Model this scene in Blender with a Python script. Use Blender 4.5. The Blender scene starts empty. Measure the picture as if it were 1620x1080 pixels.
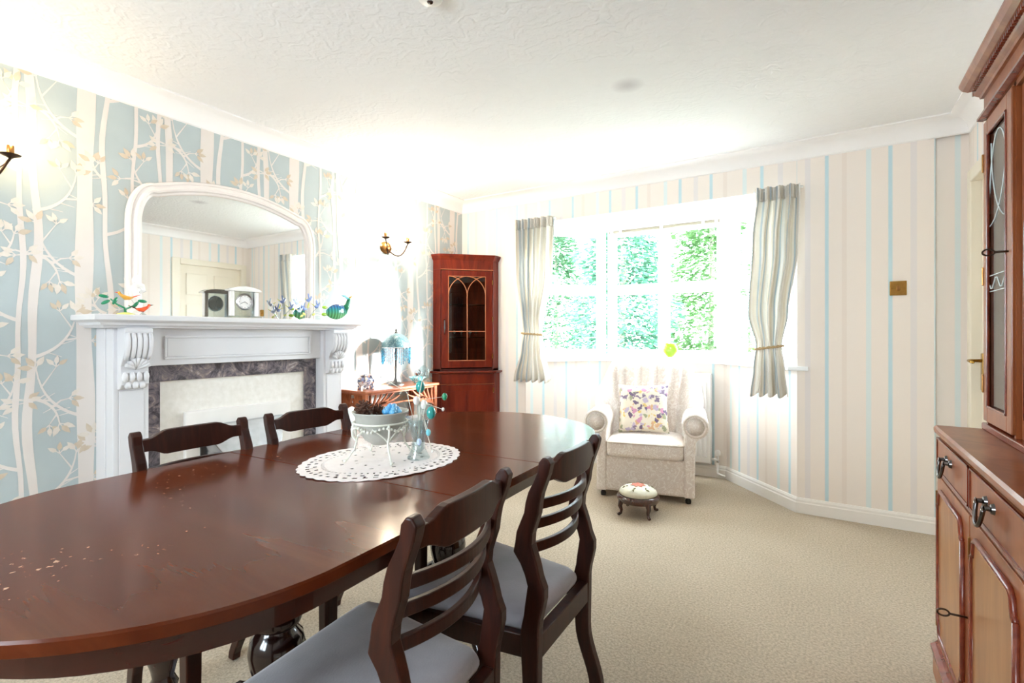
import bpy, math, random
from mathutils import Vector, Matrix
random.seed(7)
PI = math.pi
R = math.radians
scene = bpy.context.scene
COL = scene.collection

# ---------------------------------------------------------------- camera, world, sun, exposure
YAW = math.atan(500 / 795.0)
cam_data = bpy.data.cameras.new('camera')
cam_data.sensor_width = 36.0
cam_data.lens = 795.0 / 1620.0 * 36.0
cam_data.shift_y = -11.0 / 1620.0
cam_data.clip_start = 0.02
cam = bpy.data.objects.new('camera', cam_data)
COL.objects.link(cam)
cam.location = (0, 0, 1.16)
cam.rotation_euler = (PI / 2, 0, YAW)
scene.camera = cam

world = bpy.data.worlds.new('overcast_sky')
scene.world = world
world.use_nodes = True
wn = world.node_tree
bgn = wn.nodes['Background']
bgn.inputs['Color'].default_value = (0.81, 0.905, 1.0, 1)
bgn.inputs['Strength'].default_value = 12.0

sun_data = bpy.data.lights.new('sun', 'SUN')
sun_data.energy = 26.0
sun_data.angle = R(8)
sun_data.color = (1.0, 0.98, 0.955)
sun = bpy.data.objects.new('sun', sun_data)
COL.objects.link(sun)
sun.rotation_euler = Vector((-1.0, -0.86, -0.25)).to_track_quat('-Z', 'Y').to_euler()

def portal(name, loc, direction, sx, sy):
    d = bpy.data.lights.new(name, 'AREA')
    d.shape = 'RECTANGLE'
    d.size, d.size_y = sx, sy
    d.cycles.is_portal = True
    o = bpy.data.objects.new(name, d)
    COL.objects.link(o)
    o.location = loc
    o.rotation_euler = Vector(direction).to_track_quat('-Z', 'Z').to_euler()

scene.view_settings.view_transform = 'Standard'
scene.view_settings.look = 'None'
scene.view_settings.gamma = 1.0
scene.view_settings.exposure = 1.32
scene.view_settings.use_curve_mapping = False
try:
    scene.cycles.max_bounces = 10
    scene.cycles.diffuse_bounces = 6
    scene.cycles.transparent_max_bounces = 16
    scene.cycles.sample_clamp_indirect = 8.0
    scene.cycles.caustics_reflective = False
    scene.cycles.caustics_refractive = False
    scene.cycles.use_denoising = True
except Exception:
    pass

# ---------------------------------------------------------------- mesh helpers
class MB:
    def __init__(self):
        self.v = []; self.f = []; self.uv = None
    def add(self, vs, fs):
        b = len(self.v)
        self.v += [tuple(p) for p in vs]
        self.f += [tuple(b + i for i in f) for f in fs]
        return self
    def box(self, x0, x1, y0, y1, z0, z1):
        vs = [(x0,y0,z0),(x1,y0,z0),(x1,y1,z0),(x0,y1,z0),(x0,y0,z1),(x1,y0,z1),(x1,y1,z1),(x0,y1,z1)]
        return self.add(vs, [(0,3,2,1),(4,5,6,7),(0,1,5,4),(1,2,6,5),(2,3,7,6),(3,0,4,7)])
    def prism(self, poly, a, b, axis='z'):
        n = len(poly)
        def P(p, h):
            if axis == 'z': return (p[0], p[1], h)
            if axis == 'y': return (p[0], h, p[1])
            return (h, p[0], p[1])
        vs = [P(p, a) for p in poly] + [P(p, b) for p in poly]
        fs = [tuple(range(n))[::-1], tuple(range(n, 2*n))]
        fs += [(i, (i+1) % n, n + (i+1) % n, n + i) for i in range(n)]
        return self.add(vs, fs)
    def rings(self, rs, cap0=True, cap1=True, closed=True):
        n = len(rs[0]); vs = []; fs = []
        for r in rs: vs += list(r)
        m = n if closed else n - 1
        for k in range(len(rs) - 1):
            for i in range(m):
                j = (i + 1) % n
                fs.append((k*n+i, k*n+j, (k+1)*n+j, (k+1)*n+i))
        if cap0: fs.append(tuple(range(n))[::-1])
        if cap1: fs.append(tuple(range((len(rs)-1)*n, len(rs)*n)))
        return self.add(vs, fs)
    def lathe(self, prof, c=(0,0,0), seg=20, sx=1.0, sy=1.0):
        rs = []
        for r, z in prof:
            r = max(r, 1e-4)
            rs.append([(c[0]+r*sx*math.cos(2*PI*i/seg), c[1]+r*sy*math.sin(2*PI*i/seg), c[2]+z) for i in range(seg)])
        return self.rings(rs)
    def ball(self, c, rx, ry=None, rz=None, seg=12, n=8):
        ry = ry or rx; rz = rz or rx
        rs = []
        for k in range(n + 1):
            a = -PI/2 + PI*k/n
            q = max(math.cos(a), 1e-3)
            rs.append([(c[0]+rx*q*math.cos(2*PI*i/seg), c[1]+ry*q*math.sin(2*PI*i/seg), c[2]+rz*math.sin(a)) for i in range(seg)])
        return self.rings(rs)
    def tube(self, path, rad, seg=8, flat=None):
        pts = [Vector(p) for p in path]
        n = len(pts)
        if not isinstance(rad, (list, tuple)): rad = [rad]*n
        rs = []; up = None
        for i, p in enumerate(pts):
            t = (pts[min(i+1, n-1)] - pts[max(i-1, 0)])
            if t.length < 1e-9: t = Vector((0,0,1))
            t.normalize()
            if up is None:
                up = Vector((0,0,1)) if abs(t.z) < .9 else Vector((1,0,0))
            a = t.cross(up)
            if a.length < 1e-6: a = t.cross(Vector((0,1,0)))
            a.normalize(); b = a.cross(t); up = b
            fl = flat or 1.0
            rs.append([tuple(p + a*rad[i]*math.cos(2*PI*k/seg) + b*rad[i]*fl*math.sin(2*PI*k/seg)) for k in range(seg)])
        return self.rings(rs)
    def grid(self, fn, nu, nv):
        vs = [fn(i/nu, j/nv) for j in range(nv+1) for i in range(nu+1)]
        fs = [(j*(nu+1)+i, j*(nu+1)+i+1, (j+1)*(nu+1)+i+1, (j+1)*(nu+1)+i) for j in range(nv) for i in range(nu)]
        return self.add(vs, fs)
    def stack(self, outline, levels):
        """closed outline swept up through (inset, z) levels"""
        rs = []
        for ins, z in levels:
            rs.append([(p[0], p[1], z) for p in inset(outline, ins)])
        return self.rings(rs)
    def xf(self, M):
        self.v = [tuple(M @ Vector(p)) for p in self.v]
        return self
    def build(self, name, m, parent=None, bevel=0, smooth=False, seg=2, uvf=None, solid=0):
        me = bpy.data.meshes.new(name)
        me.from_pydata(self.v, [], self.f)
        me.validate(verbose=False)
        if uvf:
            l = me.uv_layers.new(name='UVMap')
            for lp in me.loops:
                l.data[lp.index].uv = uvf(me.vertices[lp.vertex_index].co)
        import bmesh
        bm = bmesh.new(); bm.from_mesh(me)
        bmesh.ops.recalc_face_normals(bm, faces=bm.faces)
        bm.to_mesh(me); bm.free()
        if smooth:
            for p in me.polygons: p.use_smooth = True
            if smooth == 'auto':
                me.set_sharp_from_angle(angle=R(38))
            elif smooth is not True:
                me.set_sharp_from_angle(angle=R(smooth))
        me.materials.append(M[m] if isinstance(m, str) else m)
        o = bpy.data.objects.new(name, me)
        COL.objects.link(o)
        if parent: o.parent = parent
        if solid:
            s = o.modifiers.new('solid', 'SOLIDIFY'); s.thickness = solid; s.offset = 0
        if bevel:
            b = o.modifiers.new('bevel', 'BEVEL'); b.width = bevel; b.segments = seg; b.limit_method = 'ANGLE'; b.angle_limit = R(40)
            b.harden_normals = False
        return o

def inset(poly, d):
    n = len(poly); out = []
    A = sum(poly[i][0]*poly[(i+1)%n][1]-poly[(i+1)%n][0]*poly[i][1] for i in range(n))
    s = 1 if A > 0 else -1
    for i in range(n):
        p0, p1, p2 = poly[i-1], poly[i], poly[(i+1)%n]
        a = Vector((p1[0]-p0[0], p1[1]-p0[1])); b = Vector((p2[0]-p1[0], p2[1]-p1[1]))
        if a.length: a.normalize()
        if b.length: b.normalize()
        na = Vector((-a.y, a.x))*s; nb = Vector((-b.y, b.x))*s
        m = na + nb
        if m.length < 1e-6: m = na.copy()
        m.normalize()
        c = max(m.dot(na), .35)
        out.append((p1[0]+m.x*d/c, p1[1]+m.y*d/c))
    return out

def sweep(mb, pts, prof, side=-1):
    """prof: (offset into room, z) swept along an open plan polyline with mitred corners"""
    n = len(pts); rs = []
    for i in range(n):
        p = Vector(pts[i])
        ns = []
        if i > 0:
            a = (Vector(pts[i])-Vector(pts[i-1])).normalized(); ns.append(Vector((-a.y, a.x))*side*1.0)
        if i < n-1:
            a = (Vector(pts[i+1])-Vector(pts[i])).normalized(); ns.append(Vector((-a.y, a.x))*side*1.0)
        m = sum(ns, Vector((0,0)))
        m.normalize(); c = max(m.dot(ns[0]), .3)
        rs.append([(p.x+m.x*o/c, p.y+m.y*o/c, z) for o, z in prof])
    return mb.rings(rs)

def empty(name, loc=(0,0,0), rz=0):
    o = bpy.data.objects.new(name, None)
    COL.objects.link(o)
    o.empty_display_size = .1
    o.location = loc; o.rotation_euler = (0,0,rz)
    return o
def tag(o, label, cat, group=None):
    o['label'] = label; o['category'] = cat
    if group: o['group'] = group
    return o
def struct(o, label=None, cat=None):
    o['kind'] = 'structure'
    if label: o['label'] = label
    if cat: o['category'] = cat
    return o
def copy_tree(o, parent=None):
    c = o.copy(); COL.objects.link(c); c.parent = parent
    for ch in list(o.children):
        copy_tree(ch, c)
    return c
def smoothstep(a, b, x):
    t = min(max((x-a)/(b-a), 0), 1); return t*t*(3-2*t)
def lerp_tab(tab, x):
    if x <= tab[0][0]: return tab[0][1]
    for (a, b), (c, d) in zip(tab, tab[1:]):
        if x <= c:
            t = (x-a)/(c-a); t = t*t*(3-2*t)
            return b+(d-b)*t
    return tab[-1][1]

# ---------------------------------------------------------------- materials
M = {}
def lin(h):
    if isinstance(h, str):
        h = h.lstrip('#'); c = [int(h[i:i+2], 16)/255 for i in (0,2,4)]
    else: c = h
    return tuple((x/12.92 if x <= .04045 else ((x+.055)/1.055)**2.4) for x in c) + (1,)
def base(name):
    m = bpy.data.materials.new(name); m.use_nodes = True
    nt = m.node_tree; b = nt.nodes['Principled BSDF']
    M[name] = m
    return m, nt, b
def N(nt, t, **kw):
    n = nt.nodes.new(t)
    for k, v in kw.items():
        if k in n.inputs: n.inputs[k].default_value = v
        else: setattr(n, k, v)
    return n
def mat(name, c1, c2=None, rough=.5, metal=0, scale=20, spec=.5, bump=0, bscale=None, coat=0, detail=4, sheen=0, alpha=1, trans=0):
    m, nt, b = base(name)
    b.inputs['Roughness'].default_value = rough
    b.inputs['Metallic'].default_value = metal
    b.inputs['Specular IOR Level'].default_value = spec
    b.inputs['Coat Weight'].default_value = coat
    b.inputs['Coat Roughness'].default_value = .06
    if sheen: b.inputs['Sheen Weight'].default_value = sheen
    if trans: b.inputs['Transmission Weight'].default_value = trans
    tc = N(nt, 'ShaderNodeTexCoord')
    nz = N(nt, 'ShaderNodeTexNoise', Scale=scale, Detail=detail)
    nt.links.new(tc.outputs['Object'], nz.inputs['Vector'])
    cr = N(nt, 'ShaderNodeValToRGB')
    cr.color_ramp.elements[0].position = .3; cr.color_ramp.elements[1].position = .7
    c1 = lin(c1); c2 = lin(c2) if c2 else tuple(min(1, x*1.06) for x in c1[:3])+(1,)
    cr.color_ramp.elements[0].color = c1; cr.color_ramp.elements[1].color = c2
    nt.links.new(nz.outputs['Fac'], cr.inputs['Fac'])
    nt.links.new(cr.outputs['Color'], b.inputs['Base Color'])
    if bump:
        n2 = N(nt, 'ShaderNodeTexNoise', Scale=bscale or scale*4, Detail=3)
        nt.links.new(tc.outputs['Object'], n2.inputs['Vector'])
        bp = N(nt, 'ShaderNodeBump', Strength=bump, Distance=.004)
        nt.links.new(n2.outputs['Fac'], bp.inputs['Height'])
        nt.links.new(bp.outputs['Normal'], b.inputs['Normal'])
    return m
def wood(name, dark, mid, light, stretch=(3, 40, 40), rough=.3, coat=.4, distort=2.0, flecks=False, spec=.45):
    m, nt, b = base(name)
    b.inputs['Roughness'].default_value = rough
    b.inputs['Coat Weight'].default_value = coat
    b.inputs['Specular IOR Level'].default_value = spec
    b.inputs['Coat Roughness'].default_value = .08
    tc = N(nt, 'ShaderNodeTexCoord'); mp = N(nt, 'ShaderNodeMapping')
    mp.inputs['Scale'].default_value = stretch
    nt.links.new(tc.outputs['Object'], mp.inputs['Vector'])
    nz = N(nt, 'ShaderNodeTexNoise', Scale=1.0, Detail=6, Roughness=.6, Distortion=distort)
    nt.links.new(mp.outputs['Vector'], nz.inputs['Vector'])
    cr = N(nt, 'ShaderNodeValToRGB')
    e = cr.color_ramp.elements
    e[0].position = .28; e[0].color = lin(dark)
    e[1].position = .74; e[1].color = lin(light)
    k = e.new(.5); k.color = lin(mid)
    nt.links.new(nz.outputs['Fac'], cr.inputs['Fac'])
    col = cr.outputs['Color']
    if flecks:
        n2 = N(nt, 'ShaderNodeTexNoise', Scale=75.0, Detail=2)
        nt.links.new(tc.outputs['Object'], n2.inputs['Vector'])
        n3 = N(nt, 'ShaderNodeTexNoise', Scale=2.3, Detail=1)
        nt.links.new(tc.outputs['Object'], n3.inputs['Vector'])
        ml = N(nt, 'ShaderNodeMath', operation='MULTIPLY')
        nt.links.new(n2.outputs['Fac'], ml.inputs[0]); nt.links.new(n3.outputs['Fac'], ml.inputs[1])
        r2 = N(nt, 'ShaderNodeValToRGB')
        r2.color_ramp.elements[0].position = .445; r2.color_ramp.elements[1].position = .47
        nt.links.new(ml.outputs[0], r2.inputs['Fac'])
        mx = N(nt, 'ShaderNodeMix', data_type='RGBA')
        mx.inputs[7].default_value = lin('#b08f76')
        nt.links.new(r2.outputs['Color'], mx.inputs[0]); nt.links.new(col, mx.inputs[6])
        col = mx.outputs[2]
    nt.links.new(col, b.inputs['Base Color'])
    return m
def glass(name, tint='#ffffff', gloss_rough=.0, ior=1.45, extra=0.0):
    m = bpy.data.materials.new(name); m.use_nodes = True; M[name] = m
    nt = m.node_tree; nt.nodes.clear()
    o = N(nt, 'ShaderNodeOutputMaterial')
    t = N(nt, 'ShaderNodeBsdfTransparent'); t.inputs['Color'].default_value = lin(tint)
    g = N(nt, 'ShaderNodeBsdfGlossy'); g.inputs['Roughness'].default_value = gloss_rough
    lw = N(nt, 'ShaderNodeLayerWeight'); lw.inputs['Blend'].default_value = .5
    pw = N(nt, 'ShaderNodeMath', operation='POWER'); pw.inputs[1].default_value = 5.0
    nt.links.new(lw.outputs['Facing'], pw.inputs[0])
    ad = N(nt, 'ShaderNodeMath', operation='MULTIPLY_ADD'); ad.inputs[1].default_value = .92; ad.inputs[2].default_value = ((ior-1)/(ior+1))**2+extra; ad.use_clamp = True
    nt.links.new(pw.outputs[0], ad.inputs[0])
    mx = N(nt, 'ShaderNodeMixShader')
    nt.links.new(ad.outputs[0], mx.inputs[0]); nt.links.new(t.outputs[0], mx.inputs[1]); nt.links.new(g.outputs[0], mx.inputs[2])
    nt.links.new(mx.outputs[0], o.inputs[0])
    return m
def emis(name, col, strength):
    m, nt, b = base(name)
    b.inputs['Base Color'].default_value = lin(col)
    b.inputs['Emission Color'].default_value = lin(col)
    b.inputs['Emission Strength'].default_value = strength
    return m
def stripes(name, ground, bands, period, phase=0, rough=.6, soft=.004, sheer=0):
    """vertical printed stripes along UV.x (metres); bands = (start, width, colour)"""
    m, nt, b = base(name)
    b.inputs['Roughness'].default_value = rough
    b.inputs['Specular IOR Level'].default_value = .25
    uv = N(nt, 'ShaderNodeUVMap'); uv.uv_map = 'UVMap'
    sp = N(nt, 'ShaderNodeSeparateXYZ'); nt.links.new(uv.outputs[0], sp.inputs[0])
    ad = N(nt, 'ShaderNodeMath', operation='ADD'); ad.inputs[1].default_value = -phase + period*40
    nt.links.new(sp.outputs['X'], ad.inputs[0])
    dv = N(nt, 'ShaderNodeMath', operation='DIVIDE'); dv.inputs[1].default_value = period
    nt.links.new(ad.outputs[0], dv.inputs[0])
    fr = N(nt, 'ShaderNodeMath', operation='FRACT'); nt.links.new(dv.outputs[0], fr.inputs[0])
    cr = N(nt, 'ShaderNodeValToRGB'); cr.color_ramp.interpolation = 'LINEAR'
    e = cr.color_ramp.elements
    g = lin(ground); stops = [(0.0, g)]
    s = soft/period
    for a, w, c in bands:
        a0 = a/period; a1 = (a+w)/period
        stops += [(a0, g), (a0+s, lin(c)), (a1-s, lin(c)), (a1, g)]
    e[0].position = 0; e[0].color = g; e[1].position = 1; e[1].color = g
    for p, c in stops[1:]:
        k = e.new(min(max(p, .0005), .9995)); k.color = c
    nt.links.new(fr.outputs[0], cr.inputs['Fac'])
    nt.links.new(cr.outputs['Color'], b.inputs['Base Color'])
    if sheer:
        tr = N(nt, 'ShaderNodeBsdfTranslucent'); nt.links.new(cr.outputs['Color'], tr.inputs['Color'])
        mx = N(nt, 'ShaderNodeMixShader'); mx.inputs[0].default_value = sheer
        nt.links.new(b.outputs[0], mx.inputs[1]); nt.links.new(tr.outputs[0], mx.inputs[2]); nt.links.new(mx.outputs[0], nt.nodes['Material Output'].inputs[0])
    return m

BANDS = [(.0, .024, '#c3dbe2'), (.09, .03, '#eadfd6'), (.215, .03, '#dfe8e7'), (.325, .024, '#c3dbe2'), (.43, .035, '#e6e0de')]
stripes('paper_stripe', '#efe6de', BANDS, .54, -1.796)
stripes('paper_stripe_b', '#efe6de', BANDS, .54, -.019)
stripes('curtain_cloth', '#e8e3da', [(.0, .045, '#c3cbd0'), (.06, .03, '#f2f0ec'), (.13, .035, '#ddd5c6'), (.19, .03, '#bac5cc'), (.24, .04, '#f2f0ec')], .34, 0, rough=.85, sheer=.3)
mat('paper_blue', '#b3bdbe', '#b9c3c4', rough=.65, scale=6, spec=.25)
mat('print_cream', '#dfd6cf', '#e3dbd5', rough=.55, scale=6, spec=.25)
mat('print_leaf', '#dcd2c6', '#e5dcd2', rough=.55, scale=30, spec=.25)
mat('print_dark_leaf', '#cdbba5', '#d6c7b3', rough=.55, scale=30, spec=.25)
mat('white_paint', '#e9e5e0', '#ece9e4', rough=.42, scale=5)
mat('cornice_white', '#f2f0ef', '#f4f2f1', rough=.6, scale=5)
mat('surround_white', '#d9d8da', '#dddcde', rough=.35, scale=4)
mat('mirror_frame_white', '#ebe2dc', '#efe7e1', rough=.35, scale=8)
mat('upvc', '#f1f3f5', '#f4f6f8', rough=.3, scale=4)
mat('rad_white', '#ecebe8', '#efeeec', rough=.35, scale=4)
mat('door_cream', '#e8dfcc', '#ebe3d2', rough=.45, scale=4)
mat('rail_taupe', '#857d6c', '#938b7a', rough=.4, scale=8)
mat('beige_shade', '#d9cbb0', '#ddd0b7', rough=.7, scale=8)

# artex ceiling: swirled relief, one faint grey mark where a fitting was taken down
m, nt, b = base('artex')
b.inputs['Roughness'].default_value = .8
b.inputs['Specular IOR Level'].default_value = .2
tc = N(nt, 'ShaderNodeTexCoord')
nz = N(nt, 'ShaderNodeTexNoise', Scale=1.6, Detail=2); nt.links.new(tc.outputs['Object'], nz.inputs['Vector'])
wv = N(nt, 'ShaderNodeTexWave', wave_type='RINGS'); wv.inputs['Scale'].default_value = 7.5; wv.inputs['Distortion'].default_value = 14; wv.inputs['Detail'].default_value = 3; wv.inputs['Detail Scale'].default_value = 1.6
nt.links.new(tc.outputs['Object'], wv.inputs['Vector'])
ml = N(nt, 'ShaderNodeMath', operation='MULTIPLY'); nt.links.new(nz.outputs['Fac'], ml.inputs[0]); nt.links.new(wv.outputs['Fac'], ml.inputs[1])
bp = N(nt, 'ShaderNodeBump', Strength=.5, Distance=.006); nt.links.new(ml.outputs[0], bp.inputs['Height']); nt.links.new(bp.outputs['Normal'], b.inputs['Normal'])
vd = N(nt, 'ShaderNodeVectorMath', operation='DISTANCE'); vd.inputs[1].default_value = (-.845, 2.425, 2.4)
nt.links.new(tc.outputs['Object'], vd.inputs[0])
cr = N(nt, 'ShaderNodeValToRGB'); cr.color_ramp.elements[0].position = .015; cr.color_ramp.elements[0].color = lin('#d2cfd2')
cr.color_ramp.elements[1].position = .085; cr.color_ramp.elements[1].color = lin('#f0f0f1')
nt.links.new(vd.outputs['Value'], cr.inputs['Fac']); nt.links.new(cr.outputs['Color'], b.inputs['Base Color'])

# carpet
m, nt, b = base('carpet')
b.inputs['Roughness'].default_value = .95; b.inputs['Specular IOR Level'].default_value = .1; b.inputs['Sheen Weight'].default_value = .25
tc = N(nt, 'ShaderNodeTexCoord')
n1 = N(nt, 'ShaderNodeTexNoise', Scale=2.2, Detail=3); n2 = N(nt, 'ShaderNodeTexNoise', Scale=105, Detail=4, Roughness=.75)
for n in (n1, n2): nt.links.new(tc.outputs['Object'], n.inputs['Vector'])
mx = N(nt, 'ShaderNodeMix', data_type='RGBA'); mx.inputs[6].default_value = lin('#b5a68f'); mx.inputs[7].default_value = lin('#c5b7a1')
nt.links.new(n1.outputs['Fac'], mx.inputs[0])
c2 = N(nt, 'ShaderNodeValToRGB'); c2.color_ramp.elements[0].position = .3; c2.color_ramp.elements[0].color = (.5,.48,.44,1); c2.color_ramp.elements[1].position = .62; c2.color_ramp.elements[1].color = (1.08,1.06,1.04,1)
nt.links.new(n2.outputs['Fac'], c2.inputs['Fac'])
mm = N(nt, 'ShaderNodeMix', data_type='RGBA', blend_type='MULTIPLY'); mm.inputs[0].default_value = 1
nt.links.new(mx.outputs[2], mm.inputs[6]); nt.links.new(c2.outputs['Color'], mm.inputs[7]); nt.links.new(mm.outputs[2], b.inputs['Base Color'])
bp = N(nt, 'ShaderNodeBump', Strength=.6, Distance=.006); nt.links.new(n2.outputs['Fac'], bp.inputs['Height']); nt.links.new(bp.outputs['Normal'], b.inputs['Normal'])

wood('table_wood', '#4a1c0c', '#572612', '#65301a', (1.2, 9, 9), rough=.17, coat=.0, spec=.2, distort=.6, flecks=True)
wood('table_edge', '#2a0d07', '#38130b', '#431910', (10, 10, 30), rough=.22, coat=.4)
wood('chair_wood', '#220b06', '#31130b', '#421c10', (25, 25, 4), rough=.34, coat=.0, spec=.3)
wood('dark_turned', '#150706', '#1f0b08', '#2a100b', (20, 20, 6), rough=.16, coat=.6)
wood('mahogany', '#4a0f05', '#671c0a', '#802c12', (9, 9, 1.6), rough=.3, coat=.15, spec=.35)
wood('mahogany_deep', '#2d0a06', '#3b0f09', '#48160c', (14, 14, 2.2), rough=.35, coat=.2)
wood('inlay', '#a8603a', '#b56b42', '#c27a50', (10, 10, 10), rough=.35)
wood('yew', '#75391a', '#8a4a25', '#a06036', (6, 6, 1.3), rough=.32, coat=.15, spec=.35)
wood('yew_panel', '#85502a', '#9a6436', '#b07a46', (6, 6, 1.2), rough=.3, coat=.15, spec=.35)
wood('yew_mould', '#5c1f12', '#752c19', '#8c4228', (10, 10, 10), rough=.26, coat=.2)
wood('console_wood', '#8a4526', '#a2562f', '#b4683c', (10, 12, 4), rough=.35, coat=.3)
wood('stool_wood', '#2a0f0a', '#3d1a10', '#4f2618', (20, 20, 8), rough=.22, coat=.5)
mat('seat_velvet', '#8d8a90', '#a3a0a8', rough=.75, scale=9, sheen=.7, bump=.15, bscale=240)
mat('armchair_piping', '#d8cdc0', '#ddd3c7', rough=.85, scale=30)
mat('brass', '#b08a45', '#c09a55', rough=.25, metal=1, scale=30)
mat('antique_brass', '#8d6436', '#a4794a', rough=.3, metal=1, scale=40)
mat('dark_bronze', '#3a2a20', '#4c382a', rough=.35, metal=.8, scale=30)
mat('chrome_dark', '#5d5a5a', '#75716f', rough=.15, metal=1, scale=30)
mat('chrome', '#cfd2d6', '#d8dbe0', rough=.1, metal=1, scale=30)
mat('silver', '#b9bcc2', '#c9ccd2', rough=.22, metal=1, scale=30)
mat('rope', '#a98f66', '#c2a97f', rough=.9, scale=120, bump=.5)
mat('black_rubber', '#151515', '#1d1d1d', rough=.6)
mat('lace', '#efe6e4', '#f4edeb', rough=.9, scale=40, bump=.3, bscale=300)
mat('cream_metal', '#dfe0d4', '#e7e8de', rough=.35, scale=30)
mat('pinecone', '#4a2d22', '#6b4635', rough=.7, scale=60)
mat('teal_glass', '#1c8a86', '#39b3ad', rough=.08, scale=30, coat=.6)
mat('blue_glass', '#2f8fd0', '#7cc4ea', rough=.08, scale=40, coat=.6)
mat('aqua_glass', '#57c3d6', '#9fe2ea', rough=.08, scale=50, coat=.6)
mat('emerald_glass', '#0f7a52', '#27946a', rough=.08, scale=40, coat=.6)
mat('orange_glass', '#e0441d', '#f0703a', rough=.08, scale=40, coat=.6)
mat('amber_glass', '#d9902a', '#e8b34a', rough=.08, scale=40, coat=.6)
mat('lemon_glass', '#dede6a', '#e9e992', rough=.08, scale=40, coat=.6)
mat('lime_glass', '#7fb318', '#98c531', rough=.1, scale=20, coat=.5)
mat('pale_blue_glass', '#b4cef0', '#d8e8fa', rough=.08, scale=40, coat=.6)
mat('navy_glass', '#6f8ad0', '#a3b8ea', rough=.08, scale=40, coat=.6)
mat('white_glass', '#e9e6e2', '#f2f0ed', rough=.12, scale=20, coat=.5)
mat('frosted', '#a9aaa2', '#bdbdb5', rough=.45, scale=15)
mat('pearl', '#ece9e4', '#f6f4f0', rough=.2, scale=20, coat=.6)
mat('dial', '#efeeea', '#f5f4f1', rough=.3)
mat('black_paint', '#141414', '#1c1c1c', rough=.4)
mat('cream_marble', '#e4dfd6', '#efebe4', rough=.3, scale=35, detail=8)
mat('fire_cream', '#ece8e2', '#f0ede8', rough=.4, scale=10)
mat('fire_dark', '#2a2624', '#39332f', rough=.6)
mat('lamp_bronze', '#4a4a48', '#65625e', rough=.4, metal=.7, scale=50)
mat('pillow_back', '#d9cfbd', '#e0d7c7', rough=.9)
mat('plastic_white', '#e8e5e1', '#edebe7', rough=.35)
glass('pane_glass', '#fbfdfd', 0.0, 1.45)
glass('cabinet_glass', '#e6eae8', 0.0, 1.5)
glass('clear_glass', '#e9f0f1', 0.02, 1.5, extra=.04)
glass('shelf_glass', '#9fd0b8', 0.02, 1.5, extra=.08)
mat('etched', '#d7dedd', '#e0e6e5', rough=.5)
emis('bulb_lit', '#ffdf9c', 26.0)

m, nt, b = base('mirror_silver')
b.inputs['Metallic'].default_value = 1; b.inputs['Roughness'].default_value = .015; b.inputs['Base Color'].default_value = (.95,.96,.95,1)

# slate-purple marble of the fireplace slips
m, nt, b = base('slip_marble')
b.inputs['Roughness'].default_value = .15
tc = N(nt, 'ShaderNodeTexCoord'); mp = N(nt, 'ShaderNodeMapping'); mp.inputs['Rotation'].default_value = (.5, 0, 0)
nt.links.new(tc.outputs['Object'], mp.inputs['Vector'])
nz = N(nt, 'ShaderNodeTexNoise', Scale=9, Detail=10, Roughness=.72, Distortion=2.2); nt.links.new(mp.outputs['Vector'], nz.inputs['Vector'])
cr = N(nt, 'ShaderNodeValToRGB'); e = cr.color_ramp.elements
e[0].position = .3; e[0].color = lin('#2f2a30'); e[1].position = .68; e[1].color = lin('#d6d0d2')
for p, c in ((.42, '#474248'), (.5, '#6b646b'), (.58, '#8f807e')):
    k = e.new(p); k.color = lin(c)
nt.links.new(nz.outputs['Fac'], cr.inputs['Fac']); nt.links.new(cr.outputs['Color'], b.inputs['Base Color'])

# damask upholstery
m, nt, b = base('damask')
b.inputs['Roughness'].default_value = .85; b.inputs['Sheen Weight'].default_value = .3; b.inputs['Specular IOR Level'].default_value = .2
tc = N(nt, 'ShaderNodeTexCoord')
nz = N(nt, 'ShaderNodeTexNoise', Scale=9, Detail=2, Distortion=1.6)
wv = N(nt, 'ShaderNodeTexVoronoi', feature='SMOOTH_F1'); wv.inputs['Scale'].default_value = 17
nt.links.new(tc.outputs['Object'], nz.inputs['Vector'])
mx = N(nt, 'ShaderNodeMix', data_type='RGBA', blend_type='LINEAR_LIGHT'); mx.inputs[0].default_value = .12
nt.links.new(tc.outputs['Object'], mx.inputs[6]); nt.links.new(nz.outputs['Color'], mx.inputs[7]); nt.links.new(mx.outputs[2], wv.inputs['Vector'])
sn = N(nt, 'ShaderNodeMath', operation='SINE'); mu = N(nt, 'ShaderNodeMath', operation='MULTIPLY'); mu.inputs[1].default_value = 26
nt.links.new(wv.outputs['Distance'], mu.inputs[0]); nt.links.new(mu.outputs[0], sn.inputs[0])
cr = N(nt, 'ShaderNodeValToRGB'); cr.color_ramp.elements[0].position = .35; cr.color_ramp.elements[0].color = lin('#e6dbd3'); cr.color_ramp.elements[1].position = .6; cr.color_ramp.elements[1].color = lin('#f5eee8')
nt.links.new(sn.outputs[0], cr.inputs['Fac']); nt.links.new(cr.outputs['Color'], b.inputs['Base Color'])

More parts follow.
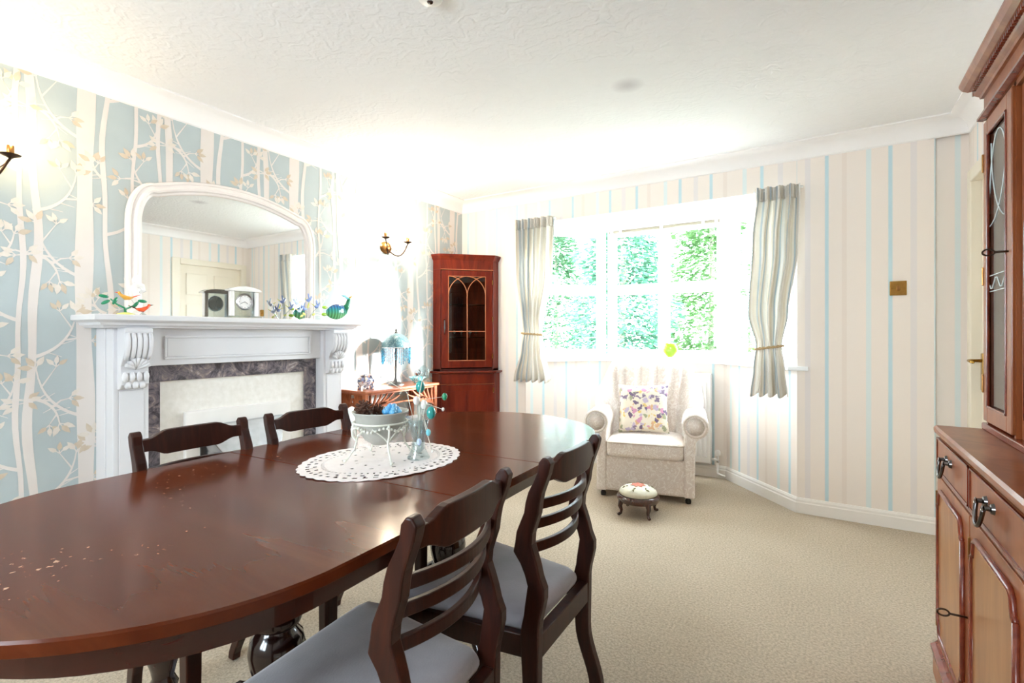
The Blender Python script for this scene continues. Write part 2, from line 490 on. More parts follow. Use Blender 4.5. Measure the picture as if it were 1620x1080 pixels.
# floral cushion print
m, nt, b = base('floral')
b.inputs['Roughness'].default_value = .85
tc = N(nt, 'ShaderNodeTexCoord'); nz = N(nt, 'ShaderNodeTexNoise', Scale=30, Detail=2)
nt.links.new(tc.outputs['Object'], nz.inputs['Vector'])
mx = N(nt, 'ShaderNodeMix', data_type='RGBA', blend_type='LINEAR_LIGHT'); mx.inputs[0].default_value = .03
nt.links.new(tc.outputs['Object'], mx.inputs[6]); nt.links.new(nz.outputs['Color'], mx.inputs[7])
vo = N(nt, 'ShaderNodeTexVoronoi'); vo.inputs['Scale'].default_value = 29; nt.links.new(mx.outputs[2], vo.inputs['Vector'])
hs = N(nt, 'ShaderNodeSeparateColor'); nt.links.new(vo.outputs['Color'], hs.inputs[0])
cr = N(nt, 'ShaderNodeValToRGB'); cr.color_ramp.interpolation = 'CONSTANT'; e = cr.color_ramp.elements
cl = ['#e7dfcc', '#8d7d95', '#d59ab8', '#e2c87f', '#a5a98a', '#7a6a86', '#e9e2d2', '#c4b7cc', '#dcb58e', '#ebe4d4']
e[0].color = lin(cl[0]); e[1].position = .9; e[1].color = lin(cl[9])
for i in range(1, 9):
    k = e.new(i*.1); k.color = lin(cl[i])
nt.links.new(hs.outputs[0], cr.inputs['Fac'])
c2 = N(nt, 'ShaderNodeValToRGB'); c2.color_ramp.elements[0].position = .5; c2.color_ramp.elements[1].position = .62
c2.color_ramp.elements[0].color = (1,1,1,1); c2.color_ramp.elements[1].color = (0,0,0,1)
nt.links.new(vo.outputs['Distance'], c2.inputs['Fac'])
m2 = N(nt, 'ShaderNodeMix', data_type='RGBA'); m2.inputs[6].default_value = lin('#e9e1d0')
nt.links.new(c2.outputs['Color'], m2.inputs[0]); nt.links.new(cr.outputs['Color'], m2.inputs[7]); nt.links.new(m2.outputs[2], b.inputs['Base Color'])

# patterned porcelain and beaded shade
def cells(name, colors, scale, rough=.15, edge=None, coat=.4):
    m, nt, b = base(name); b.inputs['Roughness'].default_value = rough; b.inputs['Coat Weight'].default_value = coat
    tc = N(nt, 'ShaderNodeTexCoord'); vo = N(nt, 'ShaderNodeTexVoronoi'); vo.inputs['Scale'].default_value = scale
    nt.links.new(tc.outputs['Object'], vo.inputs['Vector'])
    hs = N(nt, 'ShaderNodeSeparateColor'); nt.links.new(vo.outputs['Color'], hs.inputs[0])
    cr = N(nt, 'ShaderNodeValToRGB'); cr.color_ramp.interpolation = 'CONSTANT'; e = cr.color_ramp.elements
    n = len(colors); e[0].color = lin(colors[0]); e[1].position = (n-1)/n; e[1].color = lin(colors[-1])
    for i in range(1, n-1):
        k = e.new(i/n); k.color = lin(colors[i])
    nt.links.new(hs.outputs[0], cr.inputs['Fac']); nt.links.new(cr.outputs['Color'], b.inputs['Base Color'])
    return m
cells('porcelain', ['#e6e0dd', '#50586e', '#c9a08c', '#e9e6e6', '#6d6470', '#d8c8b4', '#8a93b5'], 70)
cells('beaded', ['#4c7078', '#5f848a', '#3f6570', '#7d9494', '#577679'], 170, rough=.3)
cells('bead_blue', ['#1f7fa0', '#3f9ab8', '#166284', '#62aabd', '#44484e'], 130, rough=.2)
cells('aqua_crackle', ['#6fd0dd', '#a5e3ea', '#48b8cc', '#c7eff2'], 90, rough=.1)

# fused green-blue glass bird body: ribbed bands
m, nt, b = base('peacock_glass'); b.inputs['Roughness'].default_value = .08; b.inputs['Coat Weight'].default_value = .6
tc = N(nt, 'ShaderNodeTexCoord'); sp = N(nt, 'ShaderNodeSeparateXYZ'); nt.links.new(tc.outputs['Object'], sp.inputs[0])
cr = N(nt, 'ShaderNodeValToRGB'); e = cr.color_ramp.elements
mr = N(nt, 'ShaderNodeMapRange'); mr.inputs['From Min'].default_value = .0; mr.inputs['From Max'].default_value = .085
nt.links.new(sp.outputs['Z'], mr.inputs['Value'])
e[0].position = .35; e[0].color = lin('#62b877'); e[1].position = .95; e[1].color = lin('#1b4fa0')
k = e.new(.62); k.color = lin('#2fb0a4'); k = e.new(.8); k.color = lin('#1f86c4')
nt.links.new(mr.outputs[0], cr.inputs['Fac'])
wv = N(nt, 'ShaderNodeTexWave'); wv.bands_direction = 'Y'; wv.inputs['Scale'].default_value = 22; wv.inputs['Distortion'].default_value = 1.0
nt.links.new(tc.outputs['Object'], wv.inputs['Vector'])
mx = N(nt, 'ShaderNodeMix', data_type='RGBA', blend_type='MULTIPLY'); mx.inputs[0].default_value = .6
nt.links.new(cr.outputs['Color'], mx.inputs[6]); nt.links.new(wv.outputs['Color'], mx.inputs[7]); nt.links.new(mx.outputs[2], b.inputs['Base Color'])

mat('conifer_a', '#3a6c48', '#628f66', rough=.7, scale=3)
mat('conifer_b', '#447a60', '#6fa488', rough=.7, scale=3)
mat('conifer_c', '#4e7a44', '#7ca568', rough=.7, scale=3)
mat('shrub_leaf', '#8f8aa6', '#b9b4c8', rough=.7, scale=3)
mat('bark', '#9a9284', '#a8a092', rough=.9, scale=20)
mat('lawn', '#8d8f80', '#a3a496', rough=.95, scale=30)

# ---------------------------------------------------------------- the room
XL, XR, YB, YR, ZC = -2.935, .68, 3.778, -1.5, 2.40
BAY = [(-2.233, YB), (-1.71, 4.345), (-.69, 4.345), (-.172, YB)]
ZH = 2.12          # bay ceiling / underside of header
fl = MB(); fl.prism([(XL-.12, YR-.12), (XR+.12, YR-.12), (XR+.12, YB+.12), (-.05, YB+.12), (-.6, 4.47), (-1.8, 4.47), (-2.36, YB+.12), (XL-.12, YB+.12)], -.06, 0)
struct(fl.build('floor', 'carpet'), 'beige cut-pile carpet covering the whole floor', 'floor')
ce = MB(); ce.box(XL-.12, XR+.12, YR-.12, YB+.12, ZC, ZC+.06)
struct(ce.build('ceiling', 'artex'), 'white ceiling with swirled textured plaster', 'ceiling')
bc = MB(); bc.prism([(-.05, YB+.1201), (-.6, 4.47), (-1.8, 4.47), (-2.36, YB+.1201)], ZH, ZH+.08)
struct(bc.build('ceiling', 'cornice_white'), 'white plain ceiling inside the bay window', 'ceiling')

wl = MB(); wl.box(XL-.12, XL, YR-.12, YB+.12, 0, ZC)
wall_left = struct(wl.build('wall_left', 'paper_blue'), 'fireplace wall papered in pale blue with cream birch trees', 'wall')
ux = lambda c: (c.x, c.z)
uy = lambda c: (c.y, c.z)
wb = MB()
wb.box(XL, -2.233, YB, YB+.12, 0, ZC); wb.box(-2.233, -.172, YB, YB+.12, ZH, ZC)
struct(wb.build('wall_back', 'paper_stripe', uvf=ux), 'window wall papered in cream with narrow blue stripes', 'wall')
wb2 = MB(); wb2.box(-.172, .528, YB, YB+.12, 0, ZC)
struct(wb2.build('wall_back', 'paper_stripe_b', uvf=ux), 'striped wall to the right of the bay window', 'wall')
wb3 = MB(); wb3.box(.528, XR, YB+.03, YB+.12, 0, ZC)
struct(wb3.build('wall_back', 'paper_stripe_b', uvf=lambda c: (c.x-.42, c.z)), 'narrow set-back strip of striped wall beside the door', 'wall')
# right wall with a doorway
DY0, DY1, DZ = 2.93, 3.70, 2.02
wr = MB(); wr.box(XR, XR+.12, YR-.12, DY0, 0, ZC); wr.box(XR, XR+.12, DY1, YB+.12, 0, ZC); wr.box(XR, XR+.12, DY0, DY1, DZ, ZC)
struct(wr.build('wall_right', 'paper_stripe', uvf=uy), 'striped wall behind the tall display cabinet', 'wall')
# rear wall (behind the camera) with an opening for the added fill-light window
wq = MB(); wq.box(XL, -1.95, YR-.12, YR, 0, ZC); wq.box(-.75, XR, YR-.12, YR, 0, ZC); wq.box(-1.95, -.75, YR-.12, YR, 2.1, ZC); wq.box(-1.95, -.75, YR-.12, YR, 0, .85)
struct(wq.build('wall_rear', 'paper_stripe', uvf=ux), 'striped wall at the unseen end of the room', 'wall')

def outset(p, q, d):
    a = (Vector(q)-Vector(p)).normalized(); n = Vector((-a.y, a.x))
    return n*d
for i, (nm, lb) in enumerate([('left', 'angled striped wall below the left bay pane'), ('centre', 'striped wall below the middle bay window behind the radiator'), ('right', 'angled striped wall below the right bay pane')]):
    p, q = BAY[i], BAY[i+1]
    a = (Vector(q)-Vector(p)).normalized(); n = Vector((-a.y, a.x))*.12
    ext = a*.05
    w = MB(); w.prism([p, q, (q[0]+n.x+ext.x, q[1]+n.y+ext.y), (p[0]+n.x-ext.x, p[1]+n.y-ext.y)], 0, .93)
    p0 = Vector(p)
    struct(w.build('wall_bay_'+nm, 'paper_stripe', uvf=lambda c, p0=p0, a=a: ((Vector((c.x, c.y))-p0).dot(a)-1.62, c.z)), lb, 'wall')

# birch-tree print on the fireplace wall: thin printed layer, repeats every .54 m
def tree_print():
    tr, lf, dk = MB(), MB(), MB()
    X0 = XL + .0009
    rnd = random.Random(4)
    def ribbon(pts, ws, mb, x=None):
        x = X0+rnd.random()*.0008
        vs = []; n = len(pts)
        for i, (y, z) in enumerate(pts):
            a = pts[max(i-1, 0)]; c = pts[min(i+1, n-1)]
            t = Vector((c[0]-a[0], c[1]-a[1]));
            if t.length < 1e-9: t = Vector((0,1))
            t.normalize(); nn = Vector((-t.y, t.x))*ws[i]*.5
            vs += [(x, y+nn.x, z+nn.y), (x, y-nn.x, z-nn.y)]
        mb.add(vs, [(2*i, 2*i+1, 2*i+3, 2*i+2) for i in range(n-1)])
    def leaf(y, z, ang, L, W, mb, x):
        ca, sa = math.cos(ang), math.sin(ang)
        pts = [(0,0),(.3,.5),(.62,.42),(1,0),(.62,-.42),(.3,-.5)]
        mb.add([(x, y+L*u*ca-W*v*sa, z+L*u*sa+W*v*ca) for u, v in pts], [(0,1,2,3,4,5)])
    def curve(p0, p1, p2, p3, n=9):
        out = []
        for i in range(n+1):
            t = i/n; s = 1-t
            out.append((s**3*p0[0]+3*s*s*t*p1[0]+3*s*t*t*p2[0]+t**3*p3[0], s**3*p0[1]+3*s*s*t*p1[1]+3*s*t*t*p2[1]+t**3*p3[1]))
        return out
    ZT = 2.34
    def spray(y, z, ang, k):
        # a cluster of leaves on short twigs at a branch tip
        for d in (-.75, .1, .85):
            L = .05*k
            ribbon([(y, z), (y+.03*math.cos(ang+d), z+.03*math.sin(ang+d))], [.005, .003], tr)
            leaf(y+.012*math.cos(ang+d), z+.012*math.sin(ang+d), ang+d+rnd.uniform(-.25,.25), L, .023*k, dk if rnd.random() < .45 else lf, X0+.0009+rnd.random()*.0004)
    def branch(y, z, side, up, L):
        e = (y+side*L*.75, z+up*L)
        c = curve((y, z), (y+side*L*.38, z+up*L*.12), (y+side*L*.68, z+up*L*.4), e)
        n = len(c)
        ribbon(c, [.016*(1-.68*i/(n-1)) for i in range(n)], tr)
        spray(e[0], e[1], math.atan2(up, side*.5), 1.0)
        m = c[n//2]
        e2 = (m[0]+side*L*.5, m[1]-L*.12*up+.02)
        ribbon([m, ((m[0]+e2[0])/2, (m[1]+e2[1])/2+.01), e2], [.009, .007, .004], tr)
        spray(e2[0], e2[1], 0 if side > 0 else PI, .9)
        m3 = c[int(n*.72)]
        e3 = (m3[0]-side*L*.22, m3[1]+up*L*.38)
        ribbon([m3, e3], [.007, .003], tr)
        spray(e3[0], e3[1], PI/2*up, .8)
        for q in range(3):
            k = c[2+q*2]; an = rnd.uniform(-.6, .6)+(0 if side > 0 else PI)
            ribbon([k, (k[0]+.055*math.cos(an), k[1]+.055*math.sin(an))], [.005, .002], tr)
    for rep in range(-4, 6):
        o = rep*.54
        if o+1.3 < YR+.1 or o+.66 > YB: continue
        def wavy(yc, w, amp, f, ph):
            pts = [(yc+o+amp*math.sin(f*z+ph)+amp*.4*math.sin(2.7*f*z+ph*2), z) for z in [i*ZT/40 for i in range(41)]]
            ribbon(pts, [w*(1+.12*math.sin(9*p[1]+ph)) for p in pts], tr)
        wavy(.698, .019, .010, 5.0, .3)
        wavy(.742, .031, .014, 4.1, 1.4)
        wavy(.925, .064, .005, 3.0, .5)
        wavy(1.006, .021, .014, 4.6, 2.0)
        wavy(1.125, .015, .010, 5.5, .7)
        for zb in (.12, .76, 1.40, 2.04):
            branch(.925+o, zb+.02, -1, 1, .23)
            branch(.742+o, zb+.30, 1, 1, .20)
            branch(.742+o, zb+.12, 1, -1, .12)
            branch(1.006+o, zb+.24, 1, 1, .19)
            branch(.698+o, zb+.46, -1, 1, .17)
            branch(1.125+o, zb+.06, 1, 1, .13)
            branch(1.006+o, zb+.50, -1, 1, .07)
    # trim to the wall
    for mb in (tr, lf, dk):
        mb.f = [f for f in mb.f if all(YR+.02 < mb.v[i][1] < YB-.005 and .0 < mb.v[i][2] < 2.395 for i in f)]
    for nm, mb, mt in (('wallpaper_birch_print', tr, 'print_cream'), ('wallpaper_leaf_print', lf, 'print_leaf'), ('wallpaper_dark_leaf_print', dk, 'print_dark_leaf')):
        p = mb.build(nm, mt, wall_left); p['kind'] = 'stuff'
tree_print()

# cornice, skirting
cove = [(0, 2.40), (.10, 2.40), (.10, 2.392)] + [(.10-.092*math.sin(a), 2.392-.088*(1-math.cos(a))) for a in [PI/2*k/7 for k in range(1, 8)]] + [(.0, 2.298)]
tm = sweep(MB(), [(XL, YR), (XL, YB), (XR, YB), (XR, YR)], cove)
struct(tm.build('trim_1', 'cornice_white', smooth='auto'), 'white coved cornice running round the top of the walls', 'cornice')
skirt = [(0, 0), (.018, 0), (.018, .066), (.013, .072), (.013, .084), (.006, .096), (0, .098)]
def baseboard(nm, pts, lb):
    struct(sweep(MB(), pts, skirt).build('baseboard_'+nm, 'white_paint'), lb, 'skirting')
baseboard('left', [(XL, YR), (XL, .96)], 'white skirting board below the birch wallpaper, before the fireplace')
baseboard('back', [(XL+.44, YB), BAY[0], BAY[1], BAY[2], BAY[3], (.528, YB)], 'white moulded skirting board following the bay')
baseboard('right', [(XR, 2.87), (XR, YR)], 'white skirting board behind the display cabinet')

# door with casing on the right wall
door = empty('door_1', (XR, 0, 0)); struct(door, 'cream six-panel door with brass lever handle', 'door')
d = MB(); d.box(.03, .07, DY0+.02, DY1-.02, .008, DZ-.02); d.build('door_leaf', 'door_cream', door)
for y0, y1 in ((DY0+.1, DY0+.345), (DY1-.345, DY1-.1)):
    for z0, z1 in ((.2, .82), (.98, 1.52), (1.64, 1.9)):
        d = MB(); d.box(.020, .032, y0, y1, z0, z1); d.build('door_panel', 'door_cream', door, bevel=.008)
c = MB(); c.box(-.02, .07, DY0-.07, DY0+.02, 0, DZ+.05); c.box(-.02, .07, DY1-.02, DY1+.05, 0, DZ+.05); c.box(-.02, .07, DY0+.02, DY1-.02, DZ-.02, DZ+.05)
c.build('door_casing', 'door_cream', door, bevel=.006)
h = MB(); h.box(.012, .03, DY1-.12, DY1-.08, .86, 1.06); hp = h.build('handle_plate', 'brass', door, bevel=.004)
h = MB(); h.tube([(.012, DY1-.10, 1.02), (-.035, DY1-.10, 1.02), (-.042, DY1-.115, 1.02), (-.042, DY1-.21, 1.015)], [.009, .008, .008, .007]); h.build('lever', 'brass', door, smooth=True)
for z in (.25, 1.0, 1.8):
    h = MB(); h.box(.015, .03, DY0+.012, DY0+.03, z, z+.09); h.build('hinge', 'brass', door)

# windows
def window(idx, p, q, z0, z1, cols, zt, label, fr=.055, sash=.045, depth=.07):
    p = Vector(p); q = Vector(q); L = (q-p).length; a = (q-p).normalized(); n = Vector((-a.y, a.x))
    w = empty('window_%d' % idx, (p.x, p.y, z0), math.atan2(a.y, a.x)); struct(w, label, 'window')
    H = z1-z0; zt -= z0; y0, y1 = .015, .015+depth
    f = MB(); f.box(0, L, y0, y1, 0, fr); f.box(0, L, y0, y1, H-fr, H); f.box(0, fr, y0, y1, fr, H-fr); f.box(L-fr, L, y0, y1, fr, H-fr)
    f.build('frame', 'upvc', w, bevel=.004)
    xs = [fr+(L-2*fr)*k/cols for k in range(cols+1)]
    for x in xs[1:-1]:
        g = MB(); g.box(x-.022, x+.022, y0, y1, fr, H-fr); g.build('mullion', 'upvc', w, bevel=.004)
    for k in range(cols):
        x0 = xs[k]+(.022 if k else 0); x1 = xs[k+1]-(.022 if k < cols-1 else 0)
        g = MB(); g.box(x0, x1, y0, y1, zt-.022, zt+.022); g.build('transom', 'upvc', w, bevel=.004)
        for a0, a1 in ((fr, zt-.022), (zt+.022, H-fr)):
            s = sash*.5
            g = MB(); e0, e1 = y0-.012, y0+.04
            g.box(x0, x1, e0, e1, a0, a0+s); g.box(x0, x1, e0, e1, a1-s, a1); g.box(x0, x0+s, e0, e1, a0+s, a1-s); g.box(x1-s, x1, e0, e1, a0+s, a1-s)
            sa = g.build('sash', 'upvc', w, bevel=.003)
            g = MB(); g.box(x0+s, x1-s, y0+.02, y0+.024, a0+s, a1-s); g.build('pane', 'pane_glass', sa)
    return w
window(1, BAY[0], BAY[1], .95, ZH, 1, 1.56, 'angled left bay window with white frame, half behind the curtain')
window(2, BAY[1], BAY[2], .95, ZH, 2, 1.56, 'middle bay window with two white-framed lights looking onto conifers')
window(3, BAY[2], BAY[3], .95, ZH, 1, 1.56, 'angled right bay window with white frame beside the right curtain')
window(4, (-.75, YR), (-1.95, YR), .85, 2.1, 2, 1.7, 'white-framed window added at the unseen end to light the room')  # added window: lets in daylight from behind the camera
sill = MB()
sill.prism([(-2.298, YB-.03), (-2.18, YB-.03), (-2.165, YB+.0), (-1.672, 4.27+.0), (-.728, 4.27), (-.235, YB), (-.225, YB-.03), (-.107, YB-.03), (-.107, YB-.001), (-.17, YB+.002), (-.685, 4.36), (-1.715, 4.36), (-2.236, YB+.002), (-2.298, YB-.001)], .925, .952)
struct(sill.build('trim_2', 'upvc', bevel=.004), 'white window board running round the bay', 'window sill')

portal('portal_centre', (-1.2, 4.46, 1.53), (0, -1, 0), 1.02, 1.2)
portal('portal_left', (-2.03, 4.13, 1.53), (.735, -.678, 0), .78, 1.2)
portal('portal_right', (-.37, 4.13, 1.53), (-.735, -.678, 0), .78, 1.2)
portal('portal_rear', (-1.35, YR-.13, 1.475), (0, 1, 0), 1.2, 1.25)

# ---------------------------------------------------------------- fireplace
FC = 1.605
fp = empty('fireplace', (XL, FC, 0)); tag(fp, 'white painted fire surround with carved corbels and dark marble slips', 'fireplace')
bk = MB(); bk.box(.001, .10, -.64, -.49, 0, 1.19); bk.box(.001, .10, .49, .64, 0, 1.19); bk.box(.001, .10, -.49, .49, 1.005, 1.19)
bk.build('carcass', 'surround_white', fp, bevel=.003)
for s in (-1, 1):
    p = MB(); y0, y1 = (.492, .635) if s > 0 else (-.635, -.492)
    p.box(.10, .178, y0, y1, 0, 1.19); pl = p.build('pilaster', 'surround_white', fp, bevel=.004)
    p = MB(); p.box(.178, .184, y0+.022, y1-.022, .14, .90); p.build('pilaster_panel', 'surround_white', pl, bevel=.003)
    p = MB(); p.box(.10, .20, y0-.01, y1+.01, 0, .12); p.build('plinth_block', 'surround_white', pl, bevel=.006)
    # carved corbel: fluted S scroll with shell and beads
    yc = (y0+y1)/2; w = .112
    prof = [(.176, 1.19), (.262, 1.19), (.262, 1.172), (.256, 1.165), (.262, 1.13), (.258, 1.09), (.244, 1.06), (.226, 1.04), (.214, 1.015), (.214, .985), (.222, .96), (.22, .93), (.205, .912), (.176, .905)]
    q = MB(); q.prism(prof, yc-w/2, yc+w/2, 'y'); cb = q.build('corbel', 'surround_white', fp, bevel=.004)
    # local profile is (x,z) extruded along y
    for k in range(5):
        yy = yc-w/2+w*(k+.5)/5
        q = MB(); q.tube([(.256, yy, 1.165), (.266, yy, 1.14), (.264, yy, 1.10), (.252, yy, 1.065), (.238, yy, 1.045)], [.010, .0115, .0115, .010, .007], 8); q.build('flute', 'surround_white', cb, smooth=True)
    q = MB()
    for k in range(7):
        an = R(-66+22*k)
        q.tube([(.222, yc, 1.0), (.24, yc+.028*math.sin(an), 1.0+.028*math.cos(an)), (.25, yc+.052*math.sin(an), 1.0+.052*math.cos(an))], [.004, .008, .0095], 7)
    q.build('shell', 'surround_white', cb, smooth=True)
    q = MB()
    for k in range(4):
        q.ball((.224, yc-w/2+w*(k+.5)/4, .965), .012, .0135, .024, 8, 6)
    for k in range(3):
        q.ball((.216, yc-w/2+w*(k+1)/4, .925), .012, .015, .018, 8, 6)
    q.build('beading', 'surround_white', cb, smooth=True)
p = MB(); p.box(.10, .148, -.492, .492, 1.007, 1.19); fz = p.build('frieze', 'surround_white', fp, bevel=.003)
p = MB()
for a in ((-.415, .415, 1.035, 1.047), (-.415, .415, 1.143, 1.155), (-.415, -.403, 1.047, 1.143), (.403, .415, 1.047, 1.143)):
    p.box(.148, .157, *a)
p.build('panel_moulding', 'surround_white', fz, bevel=.003)
p = MB(); p.box(.148, .152, -.40, .40, 1.05, 1.14); p.build('panel_field', 'surround_white', fz)
p = MB()
prof = [(.001, 1.19), (.225, 1.19), (.232, 1.198), (.245, 1.203), (.25, 1.214), (.268, 1.22), (.278, 1.226), (.278, 1.246), (.274, 1.25), (.001, 1.25)]
def shelf_ring(x, z):
    e = .735-(.278-x)
    return [(.001, -e, z), (x, -e, z), (x, e, z), (.001, e, z)]
p.rings([shelf_ring(x, z) for x, z in prof[1:-1]])
p.build('mantel_shelf', 'surround_white', fp)
sl = MB(); sl.box(.075, .102, -.492, .492, .925, 1.005); sl.build('marble_slip', 'slip_marble', fp, bevel=.002)
for y0, y1 in ((-.492, -.412), (.412, .492)):
    sl = MB(); sl.box(.075, .102, y0, y1, 0, .925); sl.build('marble_slip', 'slip_marble', fp, bevel=.002)
p = MB(); p.box(.06, .086, -.412, .412, 0, .925); p.build('back_panel', 'cream_marble', fp)
hearth = MB(); hearth.box(.10, .34, -.66, .66, 0, .035); hearth.build('hearth', 'cream_marble', fp, bevel=.004)
# gas fire standing in the opening
gf = empty('gas_fire', (XL+.087, FC, .036)); tag(gf, 'cream gas fire with silver canopy set in the fireplace', 'fire')
p = MB(); p.box(0, .03, -.30, .30, 0, .72); p.build('fascia', 'fire_cream', gf, bevel=.004)
p = MB(); p.box(.03, .04, -.23, .23, .06, .55); p.build('firebox', 'fire_dark', gf)
p = MB(); p.rings([[(.03, -.24, .64), (.06, -.24, .64), (.06, .24, .64), (.03, .24, .64)], [(.03, -.21, .50), (.14, -.17, .50), (.14, .17, .50), (.03, .21, .50)], [(.03, -.21, .46), (.14, -.17, .46), (.14, .17, .46), (.03, .21, .46)]])
p.build('canopy', 'silver', gf, bevel=.004)
p = MB(); p.box(.03, .13, -.2, .2, 0, .07); p.build('fender', 'silver', gf, bevel=.006)
p = MB()
for k in range(9):
    p.ball((.075, -.15+.037*k, .105+.02*(k % 2)), .028, .03, .024, 8, 6)
p.build('coals', 'fire_dark', gf, smooth=True)

# ---------------------------------------------------------------- overmantel mirror
mi = empty('overmantel_mirror', (XL+.004, 1.612, 1.2505)); tag(mi, 'arched overmantel mirror with moulded white frame on the mantelpiece', 'mirror')
def arch(hw, zs, zt, r):
    """outline (y,z): flat base, vertical sides, round shoulders, gently bowed crown"""
    out = [(-hw, 0)]
    zc = zt-.075
    for k in range(13):
        a = PI-PI/2*k/12*.82
        out.append((-hw+r+r*math.cos(a), zs+(zc-zs)*math.sin(PI/2*k/12)))
    x0 = out[-1][0]; z0 = out[-1][1]
    for k in range(1, 24):
        x = x0+(-2*x0)*k/24
        out.append((x, z0+(zt-z0)*(1-(x/x0)**2)))
    left = out[1:14]
    for y, z in reversed(left): out.append((-y, z))
    out.append((hw, 0))
    return out
oo = arch(.535, .47, .757, .17)
n = len(oo)
def mring(d, x):
    c = inset(oo, d)
    c[0] = (c[0][0], 0.0); c[-1] = (c[-1][0], 0.0)
    return [(x, y, z) for y, z in c]
prof = [(0, .0), (0, .022), (.006, .032), (.014, .034), (.02, .028), (.03, .03), (.04, .038), (.05, .036), (.056, .026), (.066, .022), (.07, .012)]
f = MB(); rs = [mring(d, x) for d, x in prof]
for k in range(len(rs)-1):
    A, B = rs[k], rs[k+1]
    vs = A+B; f.add(vs, [(i, i+1, n+i+1, n+i) for i in range(n-1)])
f.build('frame', 'mirror_frame_white', mi, smooth='auto')
pl = MB(); pl.prism([(y, z) for x, y, z in mring(.064, 0)], .010, .0135, 'x'); pl.build('mirror_plate', 'mirror_silver', mi)
bb = MB(); bb.prism([(y, z) for x, y, z in mring(.004, 0)], .0, .009, 'x'); bb.build('backboard', 'black_paint', mi)

# ---------------------------------------------------------------- wall lights
def sconce(y, label, power, tint):
    s = empty('wall_light', (XL, y, 1.84)); tag(s, label, 'wall light', 'twin candle wall lights')
    b = MB(); b.lathe([(.001, 0), (.046, 0), (.048, .006), (.04, .014), (.02, .02), (.001, .022)], seg=24, sx=1.0, sy=1.25)
    b.xf(Matrix.Rotation(PI/2, 4, 'Y')); b.xf(Matrix.Rotation(PI/2, 4, 'X')) if False else None
    b.build('backplate', 'antique_brass', s, smooth='auto')
    b = MB(); b.ball((.028, 0, -.015), .016, .014, .02); b.build('boss', 'antique_brass', s, smooth=True)
    for sd in (-1, 1):
        tip = (.125, sd*.118, .035)
        pts = []
        for k in range(13):
            t = k/12
            pts.append((.025+.10*(1-(1-t)**1.6), sd*.118*t**.9, -.02-.055*math.sin(PI*min(t*1.08, 1))*(1-.35*t)+.055*t**4))
        pts[-1] = tip
        b = MB(); b.tube(pts, .0048, 8); arm = b.build('arm', 'dark_bronze', s, smooth=True)
        p2 = [(.03+.09*(k/10)**.8, sd*(.01+.1*(k/10)), -.0-.028*math.sin(PI*k/10)+.02*(k/10)**3) for k in range(11)]
        b = MB(); b.tube(p2, .0018, 6); b.build('scroll_wire', 'dark_bronze', arm, smooth=True)
        b = MB(); b.lathe([(.006, 0), (.012, .004), (.03, .012), (.033, .016), (.029, .017), (.010, .012), (.001, .012)], tip, 18); b.build('drip_pan', 'dark_bronze', s, smooth='auto')
        b = MB(); b.lathe([(.0105, .012), (.0115, .014), (.0115, .05), (.0095, .053), (.001, .053)], tip, 14); b.build('candle_sleeve', 'antique_brass', s, smooth='auto')
        b = MB(); b.lathe([(.005, .053), (.0085, .06), (.0125, .075), (.0105, .092), (.005, .108), (.001, .117)], tip, 12)
        b.build('candle_bulb', 'bulb_lit', s, smooth=True)
        ld = bpy.data.lights.new('candle_light', 'POINT'); ld.energy = power; ld.color = tint; ld.shadow_soft_size = .02
        lo = bpy.data.objects.new('candle_light', ld); COL.objects.link(lo); lo.parent = s
        lo.location = (tip[0]+.03, tip[1], tip[2]+.09)
sconce(2.805, 'bronze twin-candle wall light above the carved side table', 3.9, (1.0, .88, .70))
sconce(.525, 'bronze twin-candle wall light at the left edge of the picture', 1.35, (1.0, .76, .43))

# ---------------------------------------------------------------- corner cabinet
cc = empty('corner_cabinet', (XL, YB, 0)); tag(cc, 'red mahogany corner cabinet with arched glazed door', 'cabinet')
def cpoly(L, r, g=.003):
    return [(g, -g), (g, -L), (r, -L), (L, -r), (L, -g)]
def slab(L, r, z0, z1): return MB().prism(cpoly(L, r), z0, z1)
ZL = .84
pb = MB(); pb.prism(cpoly(.44, .10), 0, .09); pb.build('plinth', 'mahogany', cc, bevel=.004)
# lower body
pb = MB(); pb.prism(cpoly(.43, .09), .09, ZL-.018); pb.build('lower_body', 'mahogany', cc, bevel=.003)
pb = MB(); pb.stack(cpoly(.46, .10), [(.012, ZL-.02), (.004, ZL-.014), (0, ZL-.006), (.004, ZL)]); pb.build('waist_moulding', 'mahogany', cc)
def face(L, r):
    a = Vector((r, -L, 0)); bq = Vector((L, -r, 0)); u = (bq-a); W_ = u.length; u.normalize()
    nrm = Vector((u.y, -u.x, 0))
    return a, u, nrm, W_
def on_face(mb, a, u, nrm):
    Mx = Matrix(((u.x, nrm.x, 0, a.x), (u.y, nrm.y, 0, a.y), (0, 0, 1, 0), (0, 0, 0, 1)))
    return mb.xf(Mx)
a, u, nrm, WL = face(.43, .09)
dr = on_face(MB().box(.012, WL-.012, 0, .016, .11, ZL-.12), a, u, nrm).build('lower_door', 'mahogany', cc, bevel=.003)
for k in range(2):
    x0 = .05+k*(WL-.1)/2; x1 = x0+(WL-.1)/2-.015
    on_face(MB().box(x0, x1, .016, .021, .16, ZL-.17), a, u, nrm).build('door_panel', 'mahogany', dr, bevel=.004)
on_face(MB().box(WL-.016, WL-.006, .014, .019, ZL-.19, ZL-.15), a, u, nrm).build('hinge', 'brass', cc)
on_face(MB().box(.012, WL-.012, 0, .012, ZL-.11, ZL-.025), a, u, nrm).build('drawer_front', 'mahogany', cc, bevel=.003)
on_face(MB().box(0, WL, 0, .004, ZL-.115, ZL-.111), a, u, nrm).build('inlay_line', 'inlay', cc)
